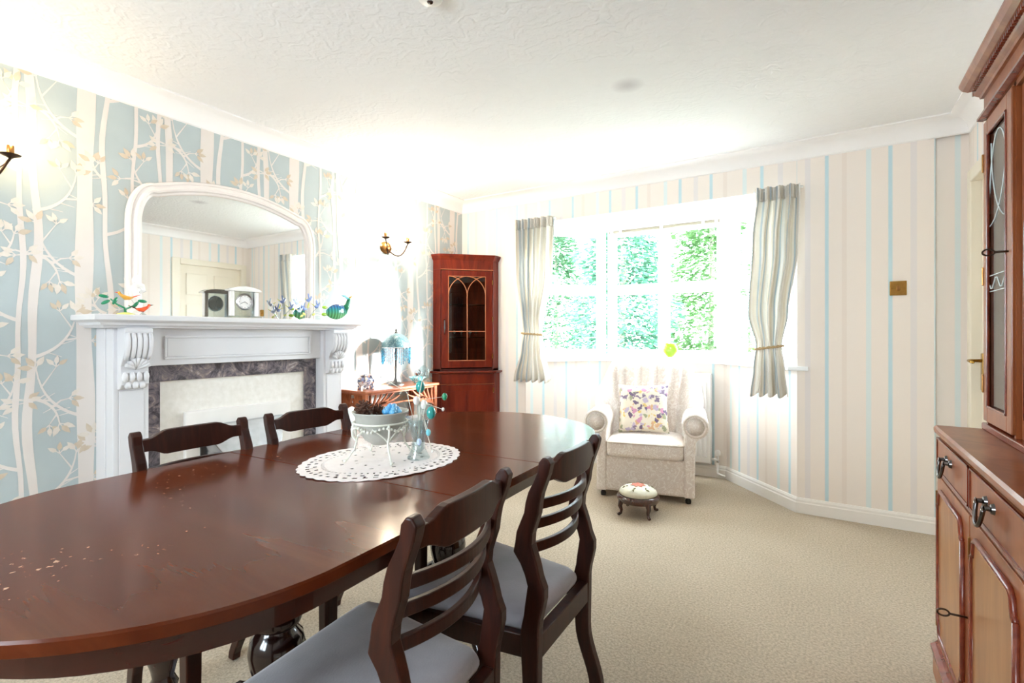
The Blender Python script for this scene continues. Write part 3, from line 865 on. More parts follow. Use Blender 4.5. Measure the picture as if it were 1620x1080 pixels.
# upper body: two wall sides, returns, top, shelves
ZT_ = 1.86
Lu, ru = .415, .085
pb = MB(); pb.box(.003, .015, -Lu, -.003, ZL+.0205, ZT_-.1305); pb.box(.015, Lu, -.015, -.003, ZL+.0205, ZT_-.1305); pb.build('back_boards', 'mahogany', cc)
pb = MB(); pb.box(.015, ru, -Lu, -Lu+.014, ZL, ZT_-.1305); pb.build('return', 'mahogany', cc, bevel=.002)
pb = MB(); pb.box(Lu-.014, Lu, -ru, -.015, ZL, ZT_-.1305); pb.build('return', 'mahogany', cc, bevel=.002)
MB().prism(cpoly(Lu, ru), ZL, ZL+.02).build('upper_base', 'mahogany_deep', cc)
pb = MB(); pb.stack(cpoly(Lu, ru), [(0, ZT_-.13), (0, ZT_-.05), (-.012, ZT_-.03), (-.022, ZT_-.015), (-.024, ZT_)]); pb.build('cornice', 'mahogany', cc)
a, u, nrm, WU = face(Lu, ru)
on_face(MB().box(0, WU, 0, .004, ZT_-.134, ZT_-.128), a, u, nrm).build('inlay_line', 'inlay', cc)
for z in (1.13, 1.42):
    MB().prism(inset(cpoly(Lu, ru, .016), .018), z, z+.006).build('glass_shelf', 'shelf_glass', cc)
# arched glazed door
z0, z1 = ZL+.03, ZT_-.14
st = .062
dd = MB(); dd.box(.008, .008+st, -.018, .004, z0, z1); dd.box(WU-.008-st, WU-.008, -.018, .004, z0, z1); dd.box(.008+st, WU-.008-st, -.018, .004, z0, z0+st); dd.box(.008+st, WU-.008-st, -.018, .004, z1-.05, z1)
dr = on_face(dd, a, u, nrm).build('glazed_door', 'mahogany', cc, bevel=.002)
gx0, gx1, gz0, gz1 = .008+st, WU-.008-st, z0+st, z1-.05
gw = gx1-gx0
on_face(MB().box(gx0, gx1, -.010, -.007, gz0, gz1), a, u, nrm).build('glass_pane', 'cabinet_glass', dr)
br = MB()
def bar(pts, r=.0042):
    br.tube([(x, .004, z) for x, z in pts], r, 6)
bar([(gx0+gw/2, gz0), (gx0+gw/2, gz1-.17)]); bar([(gx0, gz0+.255), (gx1, gz0+.255)])
for x0_, sx in ((gx0, 1), (gx1, -1)):
    bar([(x0_+sx*gw*.5*(1-math.cos(t)), gz1-.17+.17*math.sin(t)) for t in [PI/2*k/12 for k in range(13)]])
    bar([(gx0+gw/2+sx*gw*.5*(1-math.cos(t)), gz1-.17+.17*math.sin(t)) for t in [PI/2*k/12 for k in range(13)]])
for p, q in (((gx0, gz0), (gx1, gz0)), ((gx0, gz1), (gx1, gz1)), ((gx0, gz0), (gx0, gz1)), ((gx1, gz0), (gx1, gz1))): bar([p, q], .0035)
on_face(br, a, u, nrm).build('glazing_bars', 'inlay', dr, smooth=True)
for z in (z0+.1, (z0+z1)/2, z1-.1):
    on_face(MB().box(WU-.012, WU-.004, .003, .009, z-.022, z+.022), a, u, nrm).build('hinge', 'brass', dr)
on_face(MB().tube([(.035, .004, z0+.42), (.035, .014, z0+.40), (.035, .016, z0+.34), (.035, .012, z0+.29)], [.006, .005, .006, .003]), a, u, nrm).build('door_pull', 'chrome_dark', dr, smooth=True)
# little glasses on the lower glass shelf
for k, (px, py) in enumerate(((.20, -.27), (.26, -.22), (.28, -.16), (.16, -.32))):
    g = MB(); g.lathe([(.016, 0), (.017, .003), (.003, .006), (.003, .026), (.016, .035), (.02, .06), (.0185, .06), (.014, .036), (.001, .03)], seg=12)
    o = g.build('sherry_glass', 'clear_glass', None, smooth=True); o.location = (XL+px, YB+py, 1.136+.0005)
    tag(o, ('second', 'third', 'rightmost', 'leftmost')[k]+' small stemmed glass on the lower glass shelf of the corner cabinet', 'glass', 'glasses in the corner cabinet')

# ---------------------------------------------------------------- carved console table
ct = empty('console_table', (XL, 2.72, 0)); tag(ct, 'carved wooden side table with pierced fretwork apron below the wall light', 'table')
HC = .775; D_, HW = .285, .37
p = MB(); p.box(.004, D_+.012, -HW-.012, HW+.012, HC-.02, HC); p.build('table_top', 'console_wood', ct, bevel=.005)
for x0, x1 in ((.006, .034), (D_-.032, D_-.002)):
    for y0, y1 in ((-HW, -HW+.032), (HW-.032, HW)):
        p = MB(); p.box(x0, x1, y0, y1, 0, HC-.02); p.build('leg', 'console_wood', ct, bevel=.003)
def fret(W_, Hh, t=.014):
    """pierced panel in local (x along, z up), thickness in y: frame + fan of leaves springing from the lower corners"""
    m_ = MB()
    m_.box(0, W_, 0, t, Hh-.014, Hh)
    def leafshape(p0, p1, p2, w):
        n_ = 12; up_, dn = [], []
        for i in range(n_+1):
            s = i/n_; r_ = 1-s
            x = r_*r_*p0[0]+2*r_*s*p1[0]+s*s*p2[0]; z = r_*r_*p0[1]+2*r_*s*p1[1]+s*s*p2[1]
            dx = 2*r_*(p1[0]-p0[0])+2*s*(p2[0]-p1[0]); dz = 2*r_*(p1[1]-p0[1])+2*s*(p2[1]-p1[1])
            l_ = math.hypot(dx, dz) or 1
            ww = w*(.25+.75*math.sin(PI*min(s*.9+.08, 1)))
            up_.append((x-dz/l_*ww, z+dx/l_*ww)); dn.append((x+dz/l_*ww, z-dx/l_*ww))
        m_.rings([[(a_[0], 0, a_[1]), (a_[0], t, a_[1]), (b_[0], t, b_[1]), (b_[0], 0, b_[1])] for a_, b_ in zip(up_, dn)])
    for s in (0, 1):
        f_ = (lambda x: x) if s == 0 else (lambda x: W_-x)
        c_ = W_/2
        for k, (ex, ez) in enumerate(((.04, 1.0), (.2, 1.0), (.36, 1.0), (.53, 1.0), (.7, .98), (.86, .8))):
            leafshape((f_(.01+.02*k), .02+.05*0+ .012*k), (f_(.02+ex*c_*.55), Hh*.35), (f_(.01+ex*c_), Hh*(ez)-.008), .0075)
        leafshape((f_(.0), .0), (f_(.03), Hh*.36), (f_(c_*1.02), Hh*.42), .011)
    return m_
Hf = .15
fp_ = fret(2*HW-.064, Hf); fp_.xf(Matrix.Translation((D_-.008, -HW+.032, HC-.02-Hf)) @ Matrix.Rotation(PI/2, 4, 'Z')); fp_.build('fretwork_apron', 'console_wood', ct)
for yy in (-HW+.006, HW-.02):
    q = fret(D_-.068, Hf); q.xf(Matrix.Translation((.034, yy, HC-.02-Hf))); q.build('fretwork_apron', 'console_wood', ct)
p = MB(); p.box(.03, D_-.03, -HW+.02, HW-.02, .16, .172); p.build('lower_shelf', 'console_wood', ct, bevel=.003)

# table lamp
tl = empty('table_lamp', (-2.79, 2.775, HC+.0005)); tag(tl, 'small table lamp with blue beaded dome shade and fringe', 'lamp')
p = MB(); p.lathe([(.001, 0), (.062, 0), (.06, .008), (.045, .016), (.022, .026), (.016, .04), (.012, .06), (.011, .2), (.014, .245), (.009, .26), (.008, .3), (.001, .3)], seg=20); p.build('base', 'lamp_bronze', tl, smooth='auto')
p = MB(); dome = [(.108*math.cos(t), .285+.11*math.sin(t)) for t in [PI/2*k/12 for k in range(13)]]
p.lathe(dome+[(.001, .395)], seg=32); p.f = p.f[:-2]+[]; p.build('shade', 'beaded', tl, smooth=True)
p = MB(); p.tube([(.109*math.cos(2*PI*k/32), .109*math.sin(2*PI*k/32), .285) for k in range(33)], .004, 6); p.build('shade_rim', 'silver', tl, smooth=True)
p = MB(); p.lathe([(.001, .390), (.016, .392), (.01, .402), (.005, .41), (.008, .418), (.001, .432)], seg=12); p.build('finial', 'lamp_bronze', tl, smooth='auto')
p = MB(); q = MB()
for k in range(44):
    an = 2*PI*k/44; x, y = .108*math.cos(an), .108*math.sin(an)
    L = .07+.05*abs(math.sin(an*4))
    p.tube([(x, y, .283), (x, y, .283-L)], .0024, 5)
    q.ball((x, y, .283-L), .0045, n=5, seg=7)
fr_ = p.build('bead_fringe', 'bead_blue', tl); fr_['kind'] = 'stuff'
dr_ = q.build('fringe_drops', 'bead_blue', tl, smooth=True); dr_['kind'] = 'stuff'

# patterned pot, blue bowl, silver globe
pt = empty('lidded_pot', (-2.76, 2.452, HC+.0005)); tag(pt, 'small footed porcelain pot with multicoloured pattern beside the fireplace', 'pot')
p = MB(); p.lathe([(.03, .022), (.05, .03), (.062, .05), (.06, .075), (.045, .088), (.04, .092), (.001, .092)], seg=20, sx=.8, sy=1.1); p.build('body', 'porcelain', pt, smooth=True)
p = MB(); p.lathe([(.046, .092), (.048, .098), (.03, .104), (.001, .106)], seg=20, sx=.8, sy=1.1); p.build('lid', 'porcelain', pt, smooth=True)
for sx in (-1, 1):
    for sy in (-1, 1):
        p = MB(); p.lathe([(.014, 0), (.013, .01), (.016, .03), (.001, .034)], (sx*.026, sy*.036, 0), 10); p.build('foot', 'porcelain', pt, smooth=True)
p = MB(); p.lathe([(.02, 0), (.024, .004), (.05, .03), (.066, .048), (.063, .05), (.046, .03), (.018, .008), (.001, .008)], seg=24)
bo = p.build('glass_dish', 'aqua_crackle', None, smooth=True); bo.location = (-2.76, 2.975, HC+.0005); tag(bo, 'turquoise crackled glass dish on the carved side table', 'bowl')
sg = empty('silver_globe', (-2.84, 3.065, HC+.0005)); tag(sg, 'little silver ball ornament on dark stand by the corner cabinet', 'ornament')
p = MB(); p.lathe([(.001, 0), (.03, 0), (.028, .008), (.012, .018), (.01, .04), (.018, .05), (.001, .052)], seg=14); p.build('stand', 'lamp_bronze', sg, smooth='auto')
p = MB(); p.ball((0, 0, .076), .026, n=10, seg=16); p.build('ball', 'chrome', sg, smooth=True)

# ---------------------------------------------------------------- dining table
TZ = .76
TR = R(2.6)
dt = empty('dining_table', (-1.237, 1.155, 0), TR); tag(dt, 'large polished mahogany extending dining table with rounded ends', 'table')
HWt, YS, DE = .495, .593, .46
def t_half(dx, ins=0):
    return YS+DE*math.sqrt(max(0, 1-(dx/HWt)**2))
def end_outline(sgn, ys):
    pts = [(-HWt, ys)] + [(-HWt, ys+(YS-ys)*k/4) for k in range(1, 4)]
    for k in range(41):
        a_ = PI-PI*k/40
        pts.append((HWt*math.cos(a_), YS+DE*math.sin(a_)))
    pts += [(HWt, YS-(YS-ys)*k/4) for k in range(1, 5)]
    return [(x, y*sgn) for x, y in pts]
LEAF = .195
for sgn in (1, -1):
    ol = end_outline(sgn, LEAF+.0008)
    p = MB(); p.stack(ol, [(.006, TZ-.026), (.0, TZ-.022), (.0, TZ-.004), (.0025, TZ)]); p.build('table_end', 'table_wood', dt, smooth=18)
p = MB(); p.stack([(-HWt, -LEAF), (HWt, -LEAF), (HWt, LEAF), (-HWt, LEAF)], [(.002, TZ-.026), (.0, TZ-.022), (.0, TZ-.003), (.0012, TZ)]); p.build('table_leaf', 'table_wood', dt)
full = end_outline(1, 0)[:-1]; full = full + [(x, -y) for x, y in reversed(end_outline(1, 0))][1:]
full = [(HWt*math.cos(t), (YS+DE*abs(math.sin(t)))*(1 if math.sin(t) >= 0 else -1)) for t in [2*PI*(k+.5)/72 for k in range(72)]]
ap = MB(); o1 = inset(full, .055); o2 = inset(full, .075)
ap.rings([[(x, y, TZ-.026) for x, y in o1], [(x, y, TZ-.085) for x, y in o1], [(x, y, TZ-.085) for x, y in o2], [(x, y, TZ-.026) for x, y in o2]], False, False)
ap.build('apron', 'table_edge', dt)
PED = [(.001, .16), (.062, .165), (.07, .18), (.07, .215), (.05, .225), (.04, .24), (.05, .26), (.066, .31), (.07, .345), (.064, .375), (.05, .392), (.046, .40), (.058, .408), (.062, .42), (.058, .434), (.044, .444), (.038, .455), (.05, .463), (.054, .474), (.048, .486), (.036, .495), (.034, .53), (.04, .58), (.05, .63), (.052, TZ-.10), (.06, TZ-.088), (.001, TZ-.088)]
for sgn in (1, -1):
    p = MB(); p.lathe(PED, (0, sgn*.37, 0), 28); p.build('pedestal', 'dark_turned', dt, smooth='auto')
    for an in (R(28), R(152), R(208), R(332)):
        c_, s_ = math.cos(an), math.sin(an)
        pth = [(.04, .20), (.10, .215), (.17, .18), (.23, .105), (.275, .045), (.305, .028), (.325, .028)]
        q = MB(); q.tube([(c_*r_, sgn*.37+s_*r_, z_) for r_, z_ in pth], [.036, .034, .030, .025, .021, .019, .013], 10); lg = q.build('splayed_leg', 'dark_turned', dt, smooth=True)
        q = MB(); q.lathe([(.001, .0), (.016, 0), (.018, .008), (.011, .013), (.001, .014)], (c_*.31, sgn*.37+s_*.31, .0), 10); q.build('foot', 'dark_turned', lg, smooth=True)
for sgn in (1, -1):
    p = MB(); p.box(-.36, .36, sgn*.37-.04, sgn*.37+.04, TZ-.088, TZ-.028); p.build('bearer', 'table_edge', dt, bevel=.004)
    # slim turned fly leg with shaped bracket under the near rounded end
    for sx in ((1,) if sgn < 0 else ()):
        x_, y_ = .31*sx, sgn*.79
        q = MB(); q.lathe([(.001, 0), (.014, 0), (.018, .02), (.021, .05), (.015, .09), (.018, .12), (.021, .4), (.021, .58), (.015, .595), (.021, .607), (.015, .62), (.018, .635), (.026, TZ-.10), (.026, TZ-.087), (.001, TZ-.087)], (x_, y_, 0), 16); fl_ = q.build('fly_leg', 'dark_turned', dt, smooth='auto')
        ys_ = y_-sgn*.21
        q = MB(); q.prism([(y_+sgn*.02, TZ-.03), (y_+sgn*.02, TZ-.115), (y_-sgn*.03, TZ-.112), (y_-sgn*.10, TZ-.085), (ys_, TZ-.06), (ys_, TZ-.03)], x_-.014, x_+.014, 'x'); q.build('bracket', 'table_edge', fl_, bevel=.004)

# ---------------------------------------------------------------- dining chairs
def make_chair():
    """front of the chair looks along +Y; origin on the floor under the back"""
    r_ = empty('dining_chair')
    rear = [(0, -.055), (.12, -.012), (.30, .030), (.45, .028), (.545, .012), (.60, .03), (.66, .048), (.75, .026), (.862, -.004)]
    frnt = [(0, -.022), (.12, .026), (.30, .072), (.43, .078), (.50, .066), (.555, .058), (.59, .068), (.625, .098), (.66, .092), (.75, .064), (.85, .028)]
    def samp(tab, n_=34): return [(lerp_tab(tab, .855*k/n_), .855*k/n_) for k in range(n_+1)]
    ol = samp(frnt)+[(.018, .868), (.006, .868)]+samp(rear)[::-1]
    for s in (-1, 1):
        p = MB(); x0 = .162*s
        p.prism(ol, x0-.014, x0+.014, 'x')
        p.build('back_post', 'chair_wood', r_, bevel=.0035)
    def rail(zc, hh, yb, bow, th, name, shaped=False):
        m_ = MB(); rs_ = []
        for k in range(25):
            t = -1+2*k/24; x = .150*t
            y = yb-bow*(1-t*t)
            if shaped:
                w_ = hh*(.5+.5*smoothstep(.86, .5, abs(t)))
            else: w_ = hh
            rs_.append([(x, y-th/2, zc-w_/2), (x, y+th/2, zc-w_/2), (x, y+th/2, zc+w_/2), (x, y-th/2, zc+w_/2)])
        m_.rings(rs_); return m_.build(name, 'chair_wood', r_, bevel=.003)
    rail(.825, .076, .022, .018, .020, 'top_rail', True)
    rail(.745, .025, .046, .042, .014, 'back_rail')
    rail(.695, .025, .058, .042, .014, 'back_rail')
    rail(.632, .026, .070, .042, .014, 'back_rail')
    # seat frame
    p = MB(); p.box(-.148, .148, .03, .058, .375, .432); p.build('seat_rail', 'chair_wood', r_, bevel=.003)
    p = MB(); p.box(-.215, .215, .425, .449, .375, .432); p.build('seat_rail', 'chair_wood', r_, bevel=.003)
    for s in (-1, 1):
        p = MB(); p.prism([(s*.150, .058), (s*.172, .058), (s*.222, .43), (s*.20, .43)], .375, .432); p.build('seat_rail', 'chair_wood', r_, bevel=.003)
        p = MB(); x0 = s*.205
        p.rings([[(x0-.019, .412, .43), (x0+.019, .412, .43), (x0+.019, .45, .43), (x0-.019, .45, .43)], [(x0-.017, .414, .2), (x0+.017, .414, .2), (x0+.017, .448, .2), (x0-.017, .448, .2)], [(x0-.013, .425, 0), (x0+.013, .425, 0), (x0+.013, .451, 0), (x0-.013, .451, 0)]])
        p.build('front_leg', 'chair_wood', r_, bevel=.003)
    so = [(-.135, .06), (.135, .06), (.15, .08), (.206, .40), (.20, .435), (.17, .446), (-.17, .446), (-.20, .435), (-.206, .40), (-.15, .08)]
    so2 = []
    for i_ in range(len(so)):
        a_, b_ = so[i_], so[(i_+1) % len(so)]
        for t in (0, .33, .66): so2.append((a_[0]+(b_[0]-a_[0])*t, a_[1]+(b_[1]-a_[1])*t))
    cxy = (0, .25)
    lv = []
    for sc_, z_ in ((.975, .425), (1.0, .438), (1.0, .447), (.985, .457), (.94, .466), (.85, .4735), (.65, .479), (.4, .481), (.15, .482)):
        lv.append([(cxy[0]+(x-cxy[0])*sc_, cxy[1]+(y-cxy[1])*sc_, z_) for x, y in so2])
    p = MB(); p.rings(lv); p.build('seat_pad', 'seat_velvet', r_, smooth=True)
    return r_
ch0 = make_chair()
chairs = [
    ((-.572, .765), R(90)+R(6), 'grey-seated dining chair nearest the camera, cut by the bottom edge'),
    ((-.562, 1.222), R(90)+R(2), 'grey-seated dining chair on the carpet side, further from the camera'),
    ((-1.768, .835), R(-90), 'dining chair with its back to the fireplace, nearer the birch wallpaper'),
    ((-1.758, 1.258), R(-90)-R(3), 'dining chair with its back to the fireplace, nearer the lace-topped bowl'),
]
for i, (xy, rz, lb) in enumerate(chairs):
    o = ch0 if i == 0 else copy_tree(ch0)
    o.location = (xy[0], xy[1], 0); o.rotation_euler = (0, 0, rz)
    tag(o, lb, 'chair', 'dining chairs round the table')

# ---------------------------------------------------------------- doily, bowl and contents
dl = MB(); na, nr = 192, 22; dc = []
rs_ = [.06+.94*k/nr for k in range(nr+1)]
AX, AY = .215, .262
vs = []
for k, rr in enumerate(rs_):
    for i in range(na):
        t = 2*PI*i/na
        sc_ = rr*(1+(.028*abs(math.sin(t*18))-.01 if k == nr else (.012*abs(math.sin(t*18)) if k == nr-1 else 0)))
        vs.append((AX*sc_*math.cos(t), AY*sc_*math.sin(t), .0012*math.sin(t*5+rr*9)+.0018))
fs = [tuple(range(na))[::-1]]
for k in range(nr):
    for i in range(na):
        hole = False
        if k == nr-3 and i % 4 < 2: hole = True
        if k == nr-5 and (i+2) % 6 < 2: hole = True
        if k == nr-7 and i % 3 == 0: hole = True
        if k in (6, 10) and (i+k) % 16 < 3: hole = True
        if k == nr-4 and i % 12 == 0: hole = True
        if hole: continue
        j = (i+1) % na
        fs.append((k*na+i, k*na+j, (k+1)*na+j, (k+1)*na+i))
dl.add(vs, fs)
dy = dl.build('lace_doily', 'lace', None, solid=.0012); dy.location = (-1.205, 1.142, TZ+.0008); dy.rotation_euler = (0, 0, R(-8))
tag(dy, 'white oval lace doily lying on the dining table', 'doily')
BX, BY, BZ = -1.215, 1.14, TZ+.004
bs = empty('bowl_stand', (BX, BY, BZ), R(10)); tag(bs, 'cream metal stand with scrolled legs carrying the frosted bowl', 'stand')
RB = .084
p = MB(); p.tube([(RB*math.cos(2*PI*k/40), RB*math.sin(2*PI*k/40), .118) for k in range(41)], .0032, 7); p.build('ring', 'cream_metal', bs, smooth=True)
for k in range(4):
    an = PI/4+PI/2*k+.15; c_, s_ = math.cos(an), math.sin(an)
    q = MB(); q.tube([(c_*r_, s_*r_, z_) for r_, z_ in ((RB, .118), (RB+.006, .10), (RB+.004, .08), (RB-.008, .062), (RB-.002, .04), (RB+.014, .018), (RB+.026, .004))], [.0038, .004, .004, .0038, .0034, .003, .003], 7); lg = q.build('leg', 'cream_metal', bs, smooth=True)
    q = MB(); q.ball((c_*(RB+.028), s_*(RB+.028), .0055), .0055, n=6, seg=8); q.build('foot', 'cream_metal', lg, smooth=True)
    q = MB()
    for sd in (-1, 1):
        q.tube([((RB-.008-.0*t)*math.cos(an+sd*.62*t), (RB-.008)*math.sin(an+sd*.62*t), .06+.045*t**.7) for t in [j/8 for j in range(9)]], .0024, 6)
    q.build('scroll', 'cream_metal', lg, smooth=True)
q = MB()
for k in range(46):
    an = 2*PI*k/46; amp = .006*math.sin(an*6)
    q.ball(((RB+.003)*math.cos(an), (RB+.003)*math.sin(an), .103+amp), .0052, .0052, .0045, 6, 4)
g_ = q.build('garland', 'cream_metal', bs, smooth=True)
fb = MB(); fb.lathe([(.001, .042), (.03, .046), (.06, .064), (.08, .09), (.09, .115), (.094, .135), (.104, .147), (.106, .152), (.101, .152), (.09, .138), (.084, .115), (.07, .085), (.045, .06), (.001, .054)], seg=36)
fo = fb.build('frosted_bowl', 'frosted', None, smooth=True); fo.scale = (.84, .84, 1); fo.location = (BX, BY, BZ); tag(fo, 'frosted grey glass bowl in the cream metal stand', 'bowl')
def pinecone(x, y, z, sc_, rx, rz, lb):
    p_ = MB()
    p_.ball((0, 0, .03), .012, .012, .03, 8, 6)
    for k in range(46):
        t = k/46; an = k*2.39996
        rr = .024*math.sin(PI*(.12+.83*t))**.8; zz = .004+.056*t
        c_, s_ = math.cos(an), math.sin(an)
        b_ = Vector((c_*rr*.5, s_*rr*.5, zz)); tip_ = Vector((c_*rr*1.25, s_*rr*1.25, zz+.006)); sd = Vector((-s_, c_, 0))*(.008-.003*t); up_ = Vector((0, 0, .003))
        p_.add([tuple(b_-sd*.5), tuple(b_+sd*.5), tuple(tip_+sd*.8), tuple(tip_-sd*.8), tuple(b_-sd*.5+up_), tuple(b_+sd*.5+up_), tuple(tip_+sd*.6+up_), tuple(tip_-sd*.6+up_)], [(0,3,2,1),(4,5,6,7),(0,1,5,4),(1,2,6,5),(2,3,7,6),(3,0,4,7)])
    o_ = p_.build('pine_cone', 'pinecone'); o_.location = (x, y, z); o_.scale = (sc_,)*3; o_.rotation_euler = (rx, 0, rz)
    tag(o_, lb, 'pine cone', 'pine cones in the bowl')
pinecone(BX-.035, BY-.028, BZ+.128, 1.0, .5, .4, 'upright brown pine cone at the left of the frosted bowl')
pinecone(BX-.062, BY+.012, BZ+.142, .7, 1.3, 2.3, 'brown pine cone lying at the left rim of the frosted bowl')
pinecone(BX+.008, BY+.042, BZ+.128, .75, 1.25, -1.0, 'brown pine cone beside the blue glass flower')
bf = empty('glass_flower', (BX+.03, BY+.02, BZ+.145), .4); tag(bf, 'bright blue glass flower resting on the frosted bowl', 'ornament')
for lay, (n_, rr, zz) in enumerate(((6, .021, .004), (5, .015, .012), (4, .009, .02))):
    for k in range(n_):
        an = 2*PI*k/n_+lay*.5
        q = MB(); q.ball((rr*math.cos(an), rr*math.sin(an), zz), .013-.002*lay, .013-.002*lay, .010, 8, 6); q.build('petal', 'blue_glass', bf, smooth=True)
q = MB(); q.ball((0, 0, .024), .006, seg=8, n=6); q.build('centre', 'pale_blue_glass', bf, smooth=True)
# glass-bead spray beside / over the bowl
sp_ = empty('bead_spray', (BX+.102, BY+.066, BZ)); tag(sp_, 'wire and clear glass spray hung with teal glass drops behind the bowl', 'ornament')
q = MB(); q.lathe([(.001, 0), (.036, 0), (.036, .004), (.022, .03), (.02, .06), (.03, .1), (.033, .125), (.03, .125), (.026, .1), (.016, .062), (.018, .03), (.001, .012)], seg=18); q.build('glass_holder', 'clear_glass', sp_, smooth=True)
rnd = random.Random(11)
spr = [((-.15, -.02, .255), 'pearl', .004), ((.085, .02, .16), 'pearl', .005), ((.075, -.02, .035), 'pearl', .004), ((-.02, .03, .225), 'teal_glass', .017), ((.035, .02, .145), 'teal_glass', .017), ((.062, .055, .195), 'emerald_glass', .010), ((.055, -.015, .09), 'aqua_glass', .009), ((.0, -.01, .185), 'pearl', .012), ((.012, .012, .17), 'pearl', .013), ((.03, -.03, .06), 'pale_blue_glass', .009), ((-.01, .035, .27), 'clear_glass', .02)]
for e_, mt, rr in spr:
    e_ = Vector(e_)
    q = MB(); mid = Vector((e_.x*.3, e_.y*.3, .12+e_.z*.35))
    q.tube([(0, 0, .05), tuple(mid), tuple(e_)], .0013, 5); st_ = q.build('stem', 'cream_metal', sp_, smooth=True)
    q = MB(); q.ball(tuple(e_), rr*.9, rr*.9, rr*1.25, 10, 8); q.build('drop', mt, st_, smooth=True)

# ---------------------------------------------------------------- ornaments on the mantel shelf
ZM = 1.2505
ob = empty('glass_bird_branch', (-2.80, 1.035, ZM)); tag(ob, 'glass branch with green leaves and orange birds on the mantel shelf', 'ornament')
q = MB(); q.lathe([(.001, 0), (.04, 0), (.036, .008), (.012, .014), (.001, .016)], seg=14, sx=.6); q.build('base', 'lemon_glass', ob, smooth=True)
q = MB(); q.tube([(0, .0, .012), (0, -.005, .035), (0, -.035, .05), (0, -.06, .075)], [.006, .005, .004, .003], 7); q.tube([(0, 0, .03), (0, .03, .045), (0, .055, .07)], [.005, .004, .003], 7); q.build('branch', 'emerald_glass', ob, smooth=True)
def gleaf(y, z, an, L=.032, mt='emerald_glass', par=None, x=0):
    q = MB(); q.ball((0, 0, 0), .004, L/2, L*.2, 8, 6); q.xf(Matrix.Translation((x, y, z)) @ Matrix.Rotation(an, 4, 'X')); return q.build('leaf', mt, par, smooth=True)
for y, z, an in ((-.085, .085, -.15), (-.078, .058, .5), (-.042, .066, 1.1), (.068, .07, -.1), (.04, .052, .9)): gleaf(y, z, an, .04, par=ob)
def gbird(par, y, z, sc_, mt, mt2, flip=1, x=0):
    q = MB(); f_ = flip*sc_
    q.tube([(x, y-.03*f_, z+.004*sc_), (x, y-.015*f_, z), (x, y, z), (x, y+.018*f_, z+.012*sc_), (x, y+.026*f_, z+.02*sc_)], [.003*sc_, .009*sc_, .011*sc_, .007*sc_, .006*sc_], 9)
    q.ball((x, y+.026*f_, z+.022*sc_), .007*sc_, n=6, seg=8); bd = q.build('bird_body', mt, par, smooth=True)
    q = MB(); q.tube([(x, y+.03*f_, z+.023*sc_), (x, y+.044*f_, z+.024*sc_)], [.003*sc_, .0006], 6); q.build('beak', mt2, bd, smooth=True)
    q = MB(); q.tube([(x, y-.02*f_, z+.002*sc_), (x, y-.06*f_, z+.018*sc_)], [.004*sc_, .0012], 6); q.build('tail', mt2, bd, smooth=True)
    return bd
gbird(ob, .0, .082, 1.0, 'amber_glass', 'orange_glass', -1)
rb = empty('glass_bird', (-2.775, 1.095, ZM)); tag(rb, 'small orange-red glass bird on a clear foot beside the branch', 'ornament')
q = MB(); q.lathe([(.001, 0), (.02, 0), (.012, .006), (.004, .012), (.004, .02), (.001, .02)], seg=12); q.build('foot', 'clear_glass', rb, smooth=True)
gbird(rb, .0, .028, 1.0, 'orange_glass', 'dark_bronze', 1)
sw = empty('white_swan', (-2.858, 1.09, ZM)); sw.scale = (1.15, 1.15, 1.25); tag(sw, 'white curled ornament standing against the mirror frame', 'ornament')
q = MB(); q.tube([(0, -.02, .005), (0, .012, .02), (0, .018, .05), (0, -.005, .075), (0, -.012, .10), (0, .008, .122), (0, .03, .118), (0, .036, .1), (0, .022, .092)], [.016, .018, .015, .012, .011, .012, .012, .009, .006], 10); q.build('body', 'pearl', sw, smooth=True)
q = MB(); q.lathe([(.001, 0), (.03, 0), (.024, .01), (.001, .014)], seg=14); q.build('base', 'pearl', sw, smooth=True)
q = MB(); q.tube([(0, .0, .12), (0, -.004, .14), (0, .006, .155), (0, .014, .165)], [.006, .005, .004, .002], 8); q.build('crest', 'pearl', sw, smooth=True)

ck = empty('mantel_clock', (-2.775, 1.585, ZM), R(-4)); tag(ck, 'clear glass mantel clock with arched top and silver dial', 'clock')
def carch(hw, z0, z1, rise, n_=10):
    return [(-hw, z0), (hw, z0)] + [(hw-2*hw*k/n_, z1+rise*(1-(1-2*k/n_)**2)) for k in range(n_+1)]
q = MB(); q.box(-.03, .03, -.088, .088, 0, .012); q.build('base', 'clear_glass', ck, bevel=.003)
q = MB(); q.prism(carch(.052, .012, .150, .006), -.008, .008, 'x'); q.build('glass_block', 'clear_glass', ck, bevel=.002)
for s in (-1, 1):
    q = MB(); q.box(-.014, .014, s*.066-.011, s*.066+.011, .012, .150); q.build('pillar', 'white_glass', ck, bevel=.004)
q = MB(); q.prism([(-.09, .150), (.09, .150), (.09, .158)]+[(.09-.18*k/12, .158+.02*(1-(1-2*k/12)**2)) for k in range(13)][1:-1]+[(-.09, .158)], -.026, .026, 'x'); q.build('arched_top', 'white_glass', ck, bevel=.003)
def xdisc(prof, cz, x0, seg=28):
    m_ = MB(); m_.lathe(prof, seg=seg); m_.xf(Matrix.Translation((x0, 0, cz)) @ Matrix.Rotation(PI/2, 4, 'Y')); return m_
dcz = .092
dial = xdisc([(.001, 0), (.04, 0), (.04, .006), (.001, .006)], dcz, .008); dial = dial.build('dial', 'dial', ck)
bz = xdisc([(.036, .004), (.046, .0), (.047, .006), (.041, .012), (.036, .01)], dcz, .008); bz.f = bz.f[:-2]; bz.build('bezel', 'silver', ck, smooth='auto')
q = MB()
